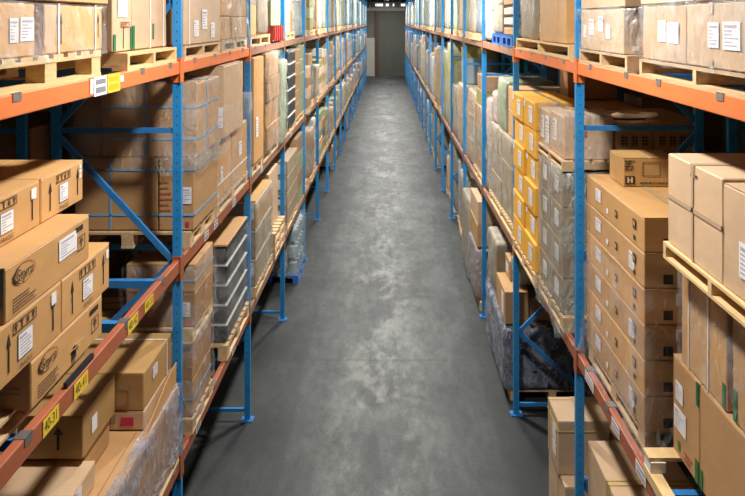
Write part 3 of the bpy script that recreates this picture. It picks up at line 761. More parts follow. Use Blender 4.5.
pallet(-1, 1.64, 6.72, 8.2, 2.89, 'pallet between the first and second left uprights, middle beam', .14, 'block')
c = Carton(-1, 1.64, 2.4, 6.74, 7.34, z1_, 3.64, 'tan carton with pale strap, lower left of the tall flapped carton', 'kraft_orange'); c.strapz(3.2, 'strap_white'); c.sticker('A', 6.85, 6.95, 3.2, 3.35)
c = Carton(-1, 1.64, 2.4, 7.36, 8.15, z1_, 3.64, 'tan carton beside the second left upright, middle beam, lower row', 'kraft'); c.strapz(3.2, 'strap_white'); c.sticker('A', 7.7, 7.85, 3.3, 3.45)
c = Carton(-1, 1.59, 2.3, 6.80, 7.70, 3.645, 4.355, 'tall upright carton with orange edge between the first two left uprights', 'kraft_pale', soft=.01); c.sticker('E', 1.60, 1.68, 3.75, 3.95)
c = Carton(-1, 1.72, 2.4, 7.72, 8.18, 3.645, 3.95, 'low tan carton sunk beside the tall upright one, left middle beam', 'kraft')
film(-1, 1.60, 2.42, 6.72, 8.18, 3.0, 3.95, 'loose film around the lower cartons before the second left upright', amp=.02, flare=.02)
# left middle beam, second bay
pallet(-1, 1.64, 8.46, 9.2, 2.89, 'small pallet under the tall orange carton right of the second left upright', .14, 'block')
c = Carton(-1, 1.62, 2.6, 8.48, 9.15, 3.035, 4.34, 'tall orange-brown carton right of the second left upright', 'kraft_orange', soft=.006); c.sticker('A', 8.6, 8.75, 3.35, 3.6)
pallet(-1, 1.64, 9.25, 10.5, 2.89, 'pallet under the pink-white wrapped cartons, left middle beam', .14, 'block')
for k in range(4):
    a = 3.035 + k * .33
    c = Carton(-1, 1.60 + .02 * (k % 2), 2.55, 9.3, 10.4, a, a + .325, f'brown carton with bright label, {["bottom","second up","third up","topmost"][k]} in the stack past the tall orange one', 'kraft_brown', soft=.006)
    c.sticker('E', 1.68, 1.98, a + .05, a + .27, lines=False)
film(-1, 1.59, 2.56, 9.27, 10.43, 3.0, 4.36, 'shiny film around the brown carton stack, left middle beam', 'film_thick', amp=.02)
bale(-1, 1.575, 10.5, 11.1, 2.9, 4.2, 'grey-green wrapped column just before the third left upright, middle beam', 'sage_card')

def stack(sd, d0, y0, y1, z, mats, n, hh, desc, cols=1, single=True, lab=False, depth=.92, jit=.015, cat='carton'):
    """n layers x cols columns of cartons; desc names the load"""
    W = (y1 - y0) / cols
    for k in range(n):
        for j in range(cols):
            m_ = mats[(k + j) % len(mats)]; a = z + k * hh
            where = 'only carton' if n * cols == 1 else ('bottom carton' if k == 0 else 'topmost carton' if k == n - 1 else f'{ordn(k + 1)} carton up')
            if cols > 1: where += ['', ''][0] + (', nearer column' if j == 0 else ', farther column')
            cc = Carton(sd, d0 + random.uniform(0, jit), d0 + depth, y0 + j * W + .005, y0 + (j + 1) * W - .005, a, a + hh - .004, f'{where} of the {desc}', m_, single=single and not lab)
            if lab and not (single and not lab):
                cc.sticker('E', d0 + .06, d0 + .26, a + hh * .25, a + hh * .75, lines=False); cc.sticker('A', y0 + j * W + .15, y0 + j * W + .35, a + hh * .25, a + hh * .75, lines=False)
def tub_stack(sd, d0, y0, y1, z, n, hh, desc, mat='black_plastic', lidmat='kraft', depth=.95):
    for k in range(n):
        a = z + k * hh; x0, x1 = sorted((sd * d0, sd * (d0 + depth)))
        r = empty('storage_tub', ((x0 + x1) / 2, (y0 + y1) / 2, a), f'{["bottom","second","third","fourth","fifth","sixth","seventh","eighth"][k]} tub up in the {desc}', 'tub', 'stacked dark tubs')
        m = MB().rbox(x0 + .02, x1 - .02, y0 + .02, y1 - .02, a, a + hh - .03, .03, seg=3); m.build('tub', mat, r, smooth=False)
        MB().rbox(x0 + .012, x1 - .012, y0 + .012, y1 - .012, a + hh - .03, a + hh - (.016 if k < n - 1 else .006), .006, seg=2).build('lid', lidmat if k == n - 1 else 'pale_panel', r)

tub_stack(-1, 1.63, 7.15, 8.22, 1.48, 5, .204, 'black tub stack beside the second left upright, lowest beam')
pallet(-1, 1.63, 7.12, 8.25, 1.32, 'pallet under the black tubs, left lowest beam', .155, 'block')
film(-1, 1.625, 2.59, 7.14, 8.23, 1.5, 2.45, 'glossy film around the black tubs', 'film', amp=.015, top=-.01)
# ---------- left lowest beam, first bay
Z0 = 1.46
c = Carton(-1, 1.70, 2.3, 4.87, 5.50, 2.07, 2.335, 'long ochre carton with white strap beneath the middle beam, left', 'ochre_card', soft=.003, tape=None)
c.strapy(5.38); c.sticker('A', 5.05, 5.15, 2.20, 2.28); c.frame('E', 1.80, 1.89, 2.11, 2.24, .003, 'grey_ink'); c.marks('E', lambda F, mb: F.rect(mb, .39, .5, .02, .035), 'red_ink')
c = Carton(-1, 1.70, 2.3, 4.87, 5.50, 1.937, 2.065, 'tan carton with crimson print below the long ochre carton', 'kraft_pale')
c.icons('E', 1.90, 2.02, 1.98, 2.04, 2); c.marks('E', lambda F, mb: (F.rect(mb, .44, .53, .03, .09),), 'crimson_paper', 'printed_block')
c = Carton(-1, 1.85, 2.30, 4.24, 4.74, 2.13, 2.395, 'ochre carton with dark end and white strap close under the middle beam', 'ochre_card', tape=None)
c.strapx(2.26, 'strap_white', .02); c.sticker('A', 4.36, 4.44, 2.21, 2.31, lines=False); c.arrow('E', 2.0, 2.19, 2.33, .06)
Carton(-1, 1.88, 2.3, 4.33, 4.72, 1.937, 2.125, 'tan carton under the ochre strapped carton', 'kraft', single=True)
c = Carton(-1, 1.80, 2.30, 3.98, 4.30, 1.937, 2.084, 'tan carton with a white label at the lower left corner', 'kraft_pale', tape='y'); c.sticker('A', 4.02, 4.10, 1.96, 2.07)
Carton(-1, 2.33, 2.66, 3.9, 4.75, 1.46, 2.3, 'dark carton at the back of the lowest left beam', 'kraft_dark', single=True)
# open carton with a raised flap and film over it
r = empty('open_carton', (-1.98, 4.7, 1.46), 'big long tan carton with a raised flap, wrapped in film, lower left', 'carton')
MB().rbox(-2.31, -1.645, 3.85, 5.49, 1.46, 1.93, .006, 5, .006).build('body', 'kraft', r)
MB().prism([(-1.66, 4.72, 1.93), (-1.66, 5.485, 1.93), (-1.655, 5.485, 2.11), (-1.655, 5.30, 2.10)], (-.006, 0, 0)).build('raised_flap', 'kraft_orange', r)
MB().box(-1.75, -1.745, 3.9, 5.2, 1.93, 1.9325).build('top_seam', 'kraft_dark', r)
film(-1, 1.638, 2.32, 3.84, 5.5, 1.42, 1.94, 'smoky film hanging over the open carton, lower left', 'film_dark', amp=.015, flare=.01, top=.06)
pallet(-1, 1.64, 2.9, 5.5, 1.32, 'long pallet on the lowest left beam in the near bay', .135, 'block')
# lowest beam, behind the first upright: two wrapped half loads with a pallet between
pallet(-1, 1.63, 5.85, 6.52, 1.32, 'pallet at the foot of the wrapped stack, left lowest beam', .13, 'block')
for j, (a, b_) in enumerate(((5.88, 6.18), (6.19, 6.49))):
    w_ = ['nearer', 'farther'][j]
    c = Carton(-1, 1.64, 2.2, a, b_, 1.455, 1.76, f'brown wrapped carton at the bottom of the stack past the first left upright, {w_}', 'kraft_brown'); c.strapz(1.6, 'strap_blue', .014)
    c = Carton(-1, 1.64, 2.2, a, b_, 1.765, 2.08, f'brown wrapped carton in the second layer past the first left upright, {w_}', 'kraft_brown')
    c = Carton(-1, 1.62, 2.2, a, b_, 2.215, 2.50, f'brown wrapped carton above the middle pallet past the first left upright, {w_}', 'kraft_brown'); c.sticker('E', 1.66, 1.72, 2.3, 2.42) if j == 0 else None; c.sticker('E', 1.64, 1.68, 2.23, 2.26, 'crimson_paper', lines=False) if j == 0 else None
    c = Carton(-1, 1.62, 2.2, a, b_, 2.505, 2.74, f'brown carton at the top of the wrapped stack past the first left upright, {w_}', 'kraft'); c.strapz(2.6, 'strap_blue', .014)
pallet(-1, 1.63, 5.85, 6.52, 2.085, 'pallet sandwiched in the wrapped stack past the first left upright', .125, 'block', 'wood_fresh')
film(-1, 1.61, 2.22, 5.86, 6.51, 2.1, 2.72, 'clear film around the upper half of the stack past the first left upright', amp=.02, flare=.02)
film(-1, 1.63, 2.22, 5.86, 6.51, 1.44, 2.1, 'clear film around the lower half of the stack past the first left upright', amp=.02, flare=.02)
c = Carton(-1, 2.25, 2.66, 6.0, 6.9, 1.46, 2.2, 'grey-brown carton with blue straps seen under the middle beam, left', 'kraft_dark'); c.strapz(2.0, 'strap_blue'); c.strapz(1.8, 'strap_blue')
# second bay
pallet(-1, 1.64, 8.72, 10.0, 1.32, 'pallet under the yellow-topped wrapped cartons, left lowest beam', .13, 'block')
for k in range(3):
    a = 1.455 + k * .36
    c = Carton(-1, 1.65, 2.55, 8.75, 9.95, a, a + .356, f'wrapped carton with slit tape lines, {["bottom","middle","top"][k]} of the yellow-topped stack, left lowest beam', 'kraft_grey' if k < 2 else 'ochre_card', soft=.005); c.strapz(a + .33, 'strap_white', .012)
    if k != 1: c.sticker('E', 1.67, 1.80, a + .12, a + .3)
film(-1, 1.64, 2.56, 8.74, 9.97, 1.4, 2.5, 'taut film around the yellow-topped stack, left lowest beam', 'film_thick', amp=.012)
for k in range(3):
    pallet(-1, 1.62, 10.1, 11.05, 1.32 + k * .13, f'empty pallet before the third left upright, {["bottom","middle","top"][k]} of three', .125, 'block')
Carton(-1, 1.72, 2.5, 10.15, 11.0, 1.715, 2.55, 'tan carton on the empty pallets before the third left upright', 'kraft_pale', soft=.006)

# ---------- left, third bay (11.18 - 13.98)
pallet(-1, 1.64, 11.3, 12.3, 2.89, 'pallet under the black and white layered stack, left middle beam', .13, 'block')
tub_stack(-1, 1.59, 11.32, 12.28, 3.025, 6, .215, 'film-banded tub stack of the left middle beam, third bay', 'black_plastic', 'film_thick')
pallet(-1, 1.64, 12.5, 13.8, 2.89, 'pallet under the sage and brown cartons, left middle beam, third bay', .13, 'block')
stack(-1, 1.64, 12.5, 13.15, 3.025, ['kraft_brown'], 5, .25, 'brown column right of the film-banded tubs, left middle beam')
stack(-1, 1.64, 13.17, 13.8, 3.025, ['sage_card'], 5, .26, 'sage column right of the brown one, left middle beam')
Carton(-1, 1.68, 2.5, 12.6, 13.7, 4.33, 4.36, 'pale lid board on the brown and sage columns', 'pale_green_card', single=True, flaps=False)
pallet(-1, 1.64, 11.35, 12.4, 4.49, 'pallet under the pale green carton, left top beam', .11, 'block')
Carton(-1, 1.66, 2.5, 11.4, 11.95, 4.605, 5.9, 'slim pale green carton, left top beam, third bay', 'pale_green_card', single=True)
stack(-1, 1.68, 12.0, 12.45, 4.605, ['kraft_brown', 'pink_card'], 3, .36, 'narrow brown column next to the pale green carton')
bale(-1, 1.66, 12.5, 13.2, 4.50, 5.8, 'white wrapped load right of the narrow brown column, left top beam', 'white_card', split=4)
bale(-1, 1.68, 13.25, 13.85, 4.50, 5.9, 'blue-tinted wrapped load before the fourth left upright, top beam', 'bluegrey_card')
pallet(-1, 1.64, 11.5, 12.8, 1.32, 'pallet under the long grey cartons with white labels, left lowest beam', .13, 'block')
for k in range(4):
    a = 1.455 + k * .255
    c = Carton(-1, 1.64, 2.5, 11.5, 12.8, a, a + .25, f'long greyish carton with white end label, {["bottom","second up","third up","topmost"][k]}, left lowest beam', 'kraft_grey')
    c.sticker('E', 1.68, 1.84, a + .04, a + .2, lines=False)
stack(-1, 1.66, 12.85, 13.8, 1.33, ['sage_card', 'kraft_dark'], 4, .32, 'dull green column before the fourth left upright, lowest beam')
# floor: bottles on a blue pallet
p = pallet(-1, 1.62, 12.7, 13.85, 0, 'blue plastic pallet on the floor under wrapped bottles, left', .15, 'block', 'blue_plastic')
kk = 0
for i in range(5):
    for lay in range(3):
        y = 12.83 + i * .22; x = -1.73; z = .152 + lay * .3; kk += 1
        m = MB().cyl(x, y, z, z + .2, .085, .085, 14).cyl(x, y, z + .2, z + .25, .085, .03, 14).cyl(x, y, z + .25, z + .29, .03, .03, 10)
        r = empty('water_bottle', (x, y, z), f'clear water bottle, {["bottom","middle","top"][lay]} layer, {ordn(i + 1)} along the blue pallet', 'bottle', 'bottles on the blue pallet')
        m.build('bottle', 'bluegrey_card', r); MB().cyl(x, y, z + .285, z + .299, .034, .034, 10).build('cap', 'paper', r)
film(-1, 1.63, 2.5, 12.72, 13.83, .12, 1.06, 'crinkled film around the bottles on the blue pallet', 'film_thick', amp=.02)
bale(-1, 1.83, 12.73, 13.8, .152, 1.03, 'wrapped block of goods behind the bottles on the blue pallet', 'bluegrey_card', depth=.7)

# ================================================================== RIGHT RACK
# ---------- upper beam (z 4.48)
pallet(1, 1.55, 2.75, 4.28, 4.48, 'open pallet under the two big labelled cartons, upper right corner', .085, 'string', 'wood')
c = Carton(1, 1.555, 2.5, 3.625, 4.24, 4.57, 4.888, 'large tan carton with two white labels, second from the upper right corner', 'kraft_pale', soft=.006)
c.sticker('A', 3.88, 3.99, 4.68, 4.80); c.sticker('A', 3.71, 3.865, 4.675, 4.79)
c = Carton(1, 1.555, 2.5, 2.75, 3.62, 4.57, 4.888, 'large tan carton with two white labels at the upper right corner', 'kraft_pale', soft=.006)
c.sticker('A', 3.26, 3.37, 4.67, 4.79); c.sticker('A', 3.06, 3.22, 4.665, 4.795); c.tapebar('A', 3.32, 3.36, 4.83, 4.886, 'tape_cream'); c.tapebar('A', 3.32, 3.36, 4.57, 4.61, 'tape_cream')
Carton(1, 1.55, 2.5, 2.75, 3.5, 4.895, 5.4, 'pale carton on top in the upper right corner', 'kraft_cream', single=True)
Carton(1, 1.55, 2.5, 3.52, 4.26, 4.895, 5.4, 'pale carton on top of the second labelled carton, upper right', 'kraft_cream', single=True)
film(1, 1.55, 2.51, 2.75, 4.26, 4.55, 4.9, 'clear film with a loose corner around the upper right labelled cartons', amp=.014, flare=.0)
pallet(1, 1.55, 4.50, 5.62, 4.48, 'open pallet right of the first right upright, upper beam', .09, 'string')
c = Carton(1, 1.56, 2.5, 4.60, 5.0, 4.575, 4.885, 'pale carton with labels beside the creased grey end wrap, upper right rack', 'kraft_pale', soft=.006); c.sticker('A', 4.86, 4.95, 4.67, 4.77, lines=False)
c.sticker('E', 1.62, 1.66, 4.60, 4.63, lines=False)
c = Carton(1, 1.56, 2.5, 5.01, 5.60, 4.575, 4.885, 'pale carton with three labels next to the first right upright, upper beam', 'kraft_pale', soft=.006)
c.sticker('A', 5.45, 5.52, 4.67, 4.76); c.sticker('A', 5.25, 5.37, 4.69, 4.81); c.sticker('A', 5.02, 5.14, 4.72, 4.83)
Carton(1, 1.56, 2.5, 4.58, 5.60, 4.89, 5.4, 'wide pale carton above the three-label ones, upper right rack', 'kraft_pale', single=True)
film(1, 1.55, 2.51, 4.58, 5.61, 4.56, 4.89, 'creased greyish film round the load at the first right upright, upper beam', 'film', amp=.018)
pallet(1, 1.54, 5.9, 8.3, 4.48, 'pine pallet left of the first right upright, upper beam', .11, 'string', 'wood_fresh')
c = Carton(1, 1.56, 2.5, 6.08, 6.35, 4.595, 5.5, 'narrow tan carton with bright edge left of the first right upright, upper beam', 'kraft_orange', soft=.004)
c = Carton(1, 1.56, 2.5, 6.37, 7.1, 4.595, 5.5, 'tall orange-tan carton, upper right beam, middle of the bay', 'kraft_orange', soft=.006)
c = Carton(1, 1.60, 2.5, 7.12, 7.30, 4.595, 4.86, 'slim orange carton with small label, upper right beam', 'kraft_orange'); c.sticker('A', 7.15, 7.28, 4.68, 4.76, lines=False)
c = Carton(1, 1.60, 2.5, 7.12, 7.30, 4.865, 5.5, 'slim orange carton above the small-label one, upper right beam', 'kraft_orange')
bale(1, 1.56, 7.33, 8.28, 4.59, 5.6, 'crinkled pale wrapped load right of the second right upright, upper beam', 'kraft_grey')
# second bay
pallet(1, 1.54, 8.6, 9.4, 4.48, 'blue plastic pallet under layered trays, upper right beam', .13, 'block', 'blue_plastic')
for k in range(6):
    a = 4.615 + k * .13; m = ['kraft_brown', 'white_card', 'pink_card'][k % 3]
    r = Carton(1, 1.57, 2.5, 8.68, 9.35, a, a + .09, f'flat brown tray, {ordn(k + 1)} up in the layered pile behind the second right upright', m, cat='tray', name='tray', flaps=False)
    MB().box(1.60, 2.46, 8.72, 9.31, a + .09, a + .126).build('insert', 'black_plastic', r.root)
pallet(1, 1.55, 9.5, 10.3, 4.48, 'blue plastic pallet left of the tray pile, upper right beam', .13, 'block', 'blue_plastic')
bale(1, 1.56, 9.5, 10.25, 4.615, 5.9, 'whitish wrapped bale left of the tray pile, upper right beam', 'kraft_grey', split=3)
bale(1, 1.56, 10.35, 11.2, 4.5, 5.9, 'whitish wrapped bale at the third right upright, upper beam', 'white_card', split=3)

# ---------- right lower beam (z 2.10), near bay: the H stack
pallet(1, 1.61, 4.36, 5.57, 2.10, 'pallet under the tall stack of H cartons, right rack', .13, 'block')
def h_marks(c, y0, y1, z0, z1, full=True):
    W = y1 - y0
    def sq(F, mb, u, v, w):
        F.rect(mb, u - w / 2, u + w / 2, v - w / 2, v + w / 2)
    def hh(F, mb, u, v, w):
        F.rect(mb, u - w*.28, u - w*.1, v - w*.3, v + w*.3, h=.0055); F.rect(mb, u + w*.1, u + w*.28, v - w*.3, v + w*.3, h=.0055); F.rect(mb, u - w*.1, u + w*.1, v - w*.05, v + w*.05, h=.0055)
    for (yy, vv, w) in ((y0 + W * .13, .62, .06), (y0 + W * .42, .45, .05)):
        u, v = c.uv('A', yy, z0 + (z1 - z0) * vv)
        c.marks('A', lambda F, mb: sq(F, mb, u, v, w), 'ink', 'logo_square'); c.marks('A', lambda F, mb: hh(F, mb, u, v, w), 'kraft_orange', 'logo_letter')
    u, v = c.uv('A', y0 + W * .13, z0 + (z1 - z0) * .22); c.marks('A', lambda F, mb: sq(F, mb, u, v, .03), 'ink', 'printed_block')
    c.sticker('A', y0 + W * .70, y0 + W * .80, z0 + .08, z0 + .17, lines=True); c.sticker('A', y0 + W * .56, y0 + W * .59, z0 + .05, z0 + .085, lines=False)
for k in range(6):
    z0 = 2.235 + k * .2232; z1 = z0 + .221
    c = Carton(1, 1.60, 2.2, 4.34, 5.58, z0, z1, f'long brown carton with square H logos, {["bottom","second up","third up","fourth up","fifth up","top"][k]} of the stack', 'kraft_orange' if k % 2 else 'kraft', tape='y', soft=.004)
    h_marks(c, 4.34, 5.58, z0, z1)
    if k % 2 == 0: c.sticker('A', 4.50, 4.60, z0 + .05, z0 + .16)
    c.marks('E', lambda F, mb: F.rect(mb, .12, .18, .03, .09), 'ink', 'logo_square'); c.sticker('E', 1.80, 1.88, z1 - .1, z1 - .03)
film(1, 1.59, 2.21, 4.32, 5.60, 2.13, 3.15, 'torn clear film around the lower H cartons with a loose corner', 'film', amp=.018, flare=.05, top=-.02)
c = Carton(1, 1.737, 2.13, 5.13, 5.44, 3.575, 3.79, 'small ochre carton with H logo on top of the long carton stack', 'ochre_card', tape=None)
c.marks('E', lambda F, mb: F.rect(mb, .015, .085, .02, .08), 'ink', 'logo_square')
c.marks('E', lambda F, mb: (F.rect(mb, .03, .043, .03, .07, h=.0055), F.rect(mb, .057, .07, .03, .07, h=.0055), F.rect(mb, .043, .057, .047, .053, h=.0055)), 'kraft_cream', 'logo_letter')
c.fineprint('E', 1.75, 1.82, 3.70, 3.78, 4, 'ink', .45); c.frame('E', 1.88, 2.01, 3.655, 3.755, .003, 'ink'); c.fineprint('E', 1.86, 2.10, 3.60, 3.61, 1, 'ink', .8)
# T: green-taped cartons on their pallet
r = empty('wooden_pallet', (2.1, 3.6, 2.102), 'pine pallet sticking out below the green-taped cartons, lower right', 'pallet')
m = MB().box(1.53, 2.6, 4.07, 4.17, 2.222, 2.245)
for x in (1.73, 1.9, 2.07, 2.24, 2.41): m.box(x, x + .13, 2.9, 4.065, 2.222, 2.245)
m.build('deck', 'wood_fresh', r)
MB().box(1.53, 1.60, 2.9, 4.16, 2.102, 2.16).build('edge_rail', 'wood_fresh', r)
for x in (1.535, 2.0, 2.5):
    for y in (4.06, 3.5, 2.95): MB().box(x, x + .09, y, y + .10, 2.161 if x < 1.6 else 2.102, 2.221).build('block', 'wood' if x > 1.6 else 'paper', r)
c = Carton(1, 1.71, 2.5, 3.815, 4.165, 2.247, 2.81, 'brown carton with green tape and two tilted labels, lower right', 'kraft', tape='y', tapemat='green_tape')
c.sticker('A', 4.02, 4.12, 2.57, 2.68, sk=0); c.sticker('A', 3.98, 4.14, 2.40, 2.53); c.tapebar('A', 3.82, 3.86, 2.25, 2.38, label='green tape strip'); c.tapebar('A', 3.82, 3.85, 2.68, 2.81); c.tapebar('A', 4.06, 4.09, 2.28, 2.34); c.fineprint('A', 3.90, 4.0, 2.28, 2.34, 2, 'red_ink', .5)
c = Carton(1, 1.71, 2.5, 2.95, 3.81, 2.247, 2.81, 'wide brown carton with green tape at the lower right edge', 'kraft', tape='y', tapemat='green_tape', soft=.004)
c.tapebar('A', 3.26, 3.30, 2.70, 2.81); c.tapebar('A', 3.77, 3.80, 2.25, 2.36)
# strapped cartons above T
c = Carton(1, 1.72, 2.5, 3.53, 4.07, 2.815, 3.435, 'tall brown carton with two white straps under the raised pallet, right', 'kraft_orange', tape=None, soft=.004); c.strapy(3.97, 'strap_white', .012); c.strapy(3.73, 'strap_white', .012); c.tapebar('A', 3.54, 3.57, 2.82, 2.95)
c = Carton(1, 1.72, 2.5, 2.95, 3.47, 2.815, 3.435, 'brown carton with white label under the raised pallet, right edge', 'kraft_orange', tape=None); c.sticker('A', 3.17, 3.30, 3.05, 3.25); c.tapebar('A', 3.42, 3.455, 2.82, 2.98)
film(1, 1.71, 2.51, 2.95, 4.08, 2.82, 3.40, 'thin film around the strapped cartons under the raised pallet', amp=.008)
pallet(1, 1.585, 2.85, 4.0, 3.44, 'raised pine pallet under the cream cartons, right edge', .095, 'string', 'wood_fresh')
c = Carton(1, 1.60, 2.4, 3.325, 3.97, 3.537, 4.045, 'big cream carton with brown tape cross at the right edge', 'kraft_cream', tape='x', soft=.004, tapemat='tape_cream', flaps=False)
c.tapebar('A', 3.635, 3.66, 3.54, 4.04, 'tape_cream', name='packing_tape'); c.tapebar('A', 3.33, 3.965, 3.795, 3.82, 'tape_cream', name='packing_tape')
c.marks('A', lambda F, mb: (F.poly(mb, [(.30, .44), (.33, .46), (.31, .47)]), F.poly(mb, [(.35, .44), (.38, .455), (.37, .465)])), 'ink', 'torn_spot')
c = Carton(1, 1.60, 2.4, 2.75, 3.32, 3.537, 4.03, 'greyer tan carton with label at the far right edge', 'kraft_pale', tape='x', soft=.008, tapemat='tape_brown'); c.sticker('A', 3.02, 3.16, 3.64, 3.80)
# ---------- right lower beam, second bay: grey wrapped stack, mid pallet, yellow cartons
pallet(1, 1.52, 6.02, 7.05, 2.10, 'pallet under the grey film-wrapped stack at the first right upright', .13, 'block')
for k in range(4):
    z0 = 2.235 + k * .311
    for j, (a, b_) in enumerate(((6.08, 6.52), (6.54, 6.94))):
        c = Carton(1, 1.53, 2.4, a, b_, z0, z0 + .308, f'grey-brown carton behind film, {["bottom","second up","third up","top"][k]} row, {["nearer","farther"][j]}, by the first right upright', 'kraft_grey', tape=None)
        c.sticker('A', a + .12, a + .27, z0 + .1, z0 + .24)
film(1, 1.52, 2.41, 6.06, 6.96, 2.10, 3.48, 'heavy crinkled film over the grey stack beside the first right upright', 'film_thick', amp=.02, flare=.06)
pallet(1, 1.52, 6.04, 7.06, 3.49, 'pallet on top of the grey wrapped stack, right rack', .085, 'string')
c = Carton(1, 1.55, 1.98, 6.10, 6.60, 3.58, 3.96, 'pale carton with red mark and labels above the grey wrapped stack', 'kraft_pale', soft=.006); c.sticker('A', 6.35, 6.5, 3.7, 3.9); c.marks('E', lambda F, mb: (F.poly(mb, [(.1, .1), (.13, .1), (.2, .25), (.17, .25)]), F.rect(mb, .08, .2, .2, .22)), 'red_ink', 'printed_mark')
c = Carton(1, 1.55, 1.98, 6.62, 7.03, 3.58, 3.93, 'white-filmed carton with labels above the grey wrapped stack, farther', 'kraft_pale', soft=.006); c.sticker('A', 6.65, 6.8, 3.62, 3.88); c.sticker('A', 6.85, 7.0, 3.64, 3.86)
film(1, 1.54, 2.0, 6.09, 7.04, 3.56, 3.97, 'loose film over the pale labelled cartons by the first right upright', amp=.016)
c = Carton(1, 2.0, 2.32, 6.08, 7.0, 3.58, 3.90, 'carton with dark brush-like print behind the small H carton', 'kraft', tape=None)
c2 = Carton(1, 2.33, 2.75, 6.08, 7.0, 3.58, 3.92, 'shaded carton with dark symbols at the back of the right rack', 'kraft', tape=None)
for cc, a in ((c, 2.03), (c2, 2.36)):
    def glyphs(F, mb, cc=cc):
        for gi in range(4 if cc is c2 else 3):
            u0 = .04 + gi * .09
            for q in range(3): F.rect(mb, u0, u0 + .06, .14 + q * .028, .148 + q * .028)
            F.rect(mb, u0 + .012, u0 + .02, .12, .22); F.rect(mb, u0 + .04, u0 + .048, .12, .2)
    cc.marks('E', glyphs, 'ink', 'printed_symbols'); cc.fineprint('E', a, a + .28, 3.62, 3.65, 2, 'ink', .5)
tag(MB().rbox(1.95, 2.45, 6.25, 6.6, 3.925, 3.95, .004, 6, .03, 6, out=True).build('crumpled_paper', 'kraft_cream', origin=(2.2, 6.4, 3.925)), 'crumpled pale paper lying on the symbol-printed cartons, right rack', 'paper')
pallet(1, 1.49, 7.04, 8.28, 2.10, 'pallet under the yellow cartons, right rack', .13, 'block')
k_ = 0
for k in range(6):
    z0 = 2.235 + k * .288
    for j, (a, b_) in enumerate(((7.06, 7.64), (7.66, 8.28))):
        off = [.0, .05, .0, .06, .02, .0][k] if j == 0 else [.0, .0, .03, .0, .04, -.02][k]
        off *= .45
        c = Carton(1, 1.50 + off, 2.0 + off, a, b_, z0, z0 + .285, f'mustard yellow carton, {["bottom","second","third","fourth","fifth","top"][k]} row up, {["nearer","farther"][j]} column, right rack', 'yellow_card', tape='y')
        c.sticker('A', a + .12, a + .30, z0 + .06, z0 + .23)
        if k % 2: c.sticker('A', b_ - .1, b_ - .03, z0 + .20, z0 + .26, lines=False, name='small_sticker')
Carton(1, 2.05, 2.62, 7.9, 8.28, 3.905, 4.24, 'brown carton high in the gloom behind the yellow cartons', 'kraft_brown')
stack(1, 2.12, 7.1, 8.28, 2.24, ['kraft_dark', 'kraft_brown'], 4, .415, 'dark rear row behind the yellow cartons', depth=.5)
# ---------- right lower beam, third bay
pallet(1, 1.55, 8.6, 10.6, 2.10, 'pallet under the long grey-green wrapped cartons, right lower beam', .13, 'block', 'wood_fresh')
stack(1, 1.57, 8.65, 10.55, 2.24, ['kraft_grey'], 3, .345, 'grey-green wrapped load left of the yellow cartons', cols=2)
film(1, 1.56, 2.5, 8.62, 10.58, 2.2, 3.28, 'taut film on the grey-green load left of the yellow cartons', 'film_thick', amp=.015)
c = Carton(1, 1.62, 2.3, 8.72, 9.3, 3.29, 3.63, 'plain brown carton with tape, lower of two behind the second right upright', 'kraft')
c = Carton(1, 1.62, 2.3, 8.72, 9.3, 3.635, 3.93, 'plain brown carton with tape, upper of two behind the second right upright', 'kraft')
bale(1, 1.58, 9.35, 10.1, 3.28, 4.0, 'crumpled film bundle beside the plain brown cartons, right rack', 'sage_card', depth=.7)
bale(1, 1.58, 10.15, 10.55, 3.28, 3.75, 'pinkish film bundle right of the third right upright', 'pink_card', depth=.7)
bale(1, 1.58, 10.65, 11.15, 2.11, 3.6, 'pink wrapped column touching the third right upright', 'pink_card')
# fourth & fifth bays
pallet(1, 1.55, 11.4, 12.5, 2.10, 'pallet under brown wrapped cartons, right lower beam, behind the third upright', .13, 'block')
stack(1, 1.57, 11.42, 12.5, 2.235, ['kraft_brown', 'kraft_grey'], 3, .37, 'brown wrapped column behind the third right upright')
stack(1, 1.60, 11.45, 12.45, 3.35, ['olive_card', 'kraft_dark'], 2, .26, 'dark green pair on the brown wrapped column, right rack')
film(1, 1.56, 2.5, 11.4, 12.52, 2.2, 3.35, 'film around the brown column behind the third right upright', 'film_thick', amp=.015)
bale(1, 1.57, 12.6, 13.95, 2.11, 3.5, 'white wrapped load before the fourth right upright, lower beam', 'kraft_pale', split=3)
r = empty('storage_drum', (2.05, 15.2, 3.45), 'blue-grey drum with dark lid standing high on the right lower beam load', 'drum')
MB().cyl(2.05, 15.2, 3.45, 4.0, .42, .42, 32).build('drum', 'bluegrey_card', r); MB().cyl(2.05, 15.2, 4.0, 4.22, .43, .43, 32).build('lid', 'olive_card', r)
bale(1, 1.57, 14.25, 15.75, 2.11, 3.44, 'white wrapped load under the blue-grey drum', 'kraft_pale', split=2)
bale(1, 1.57, 15.85, 16.75, 2.11, 3.3, 'grey wrapped load left of the drum, right lower beam', 'kraft_grey')
bale(1, 1.55, 17.1, 18.2, 2.11, 4.25, 'tall olive green wrapped load, right lower beam', 'olive_card', filmm='film')
bale(1, 1.55, 18.3, 19.5, 2.11, 4.0, 'olive green wrapped load farther than the tallest olive one', 'olive_card', filmm='film')

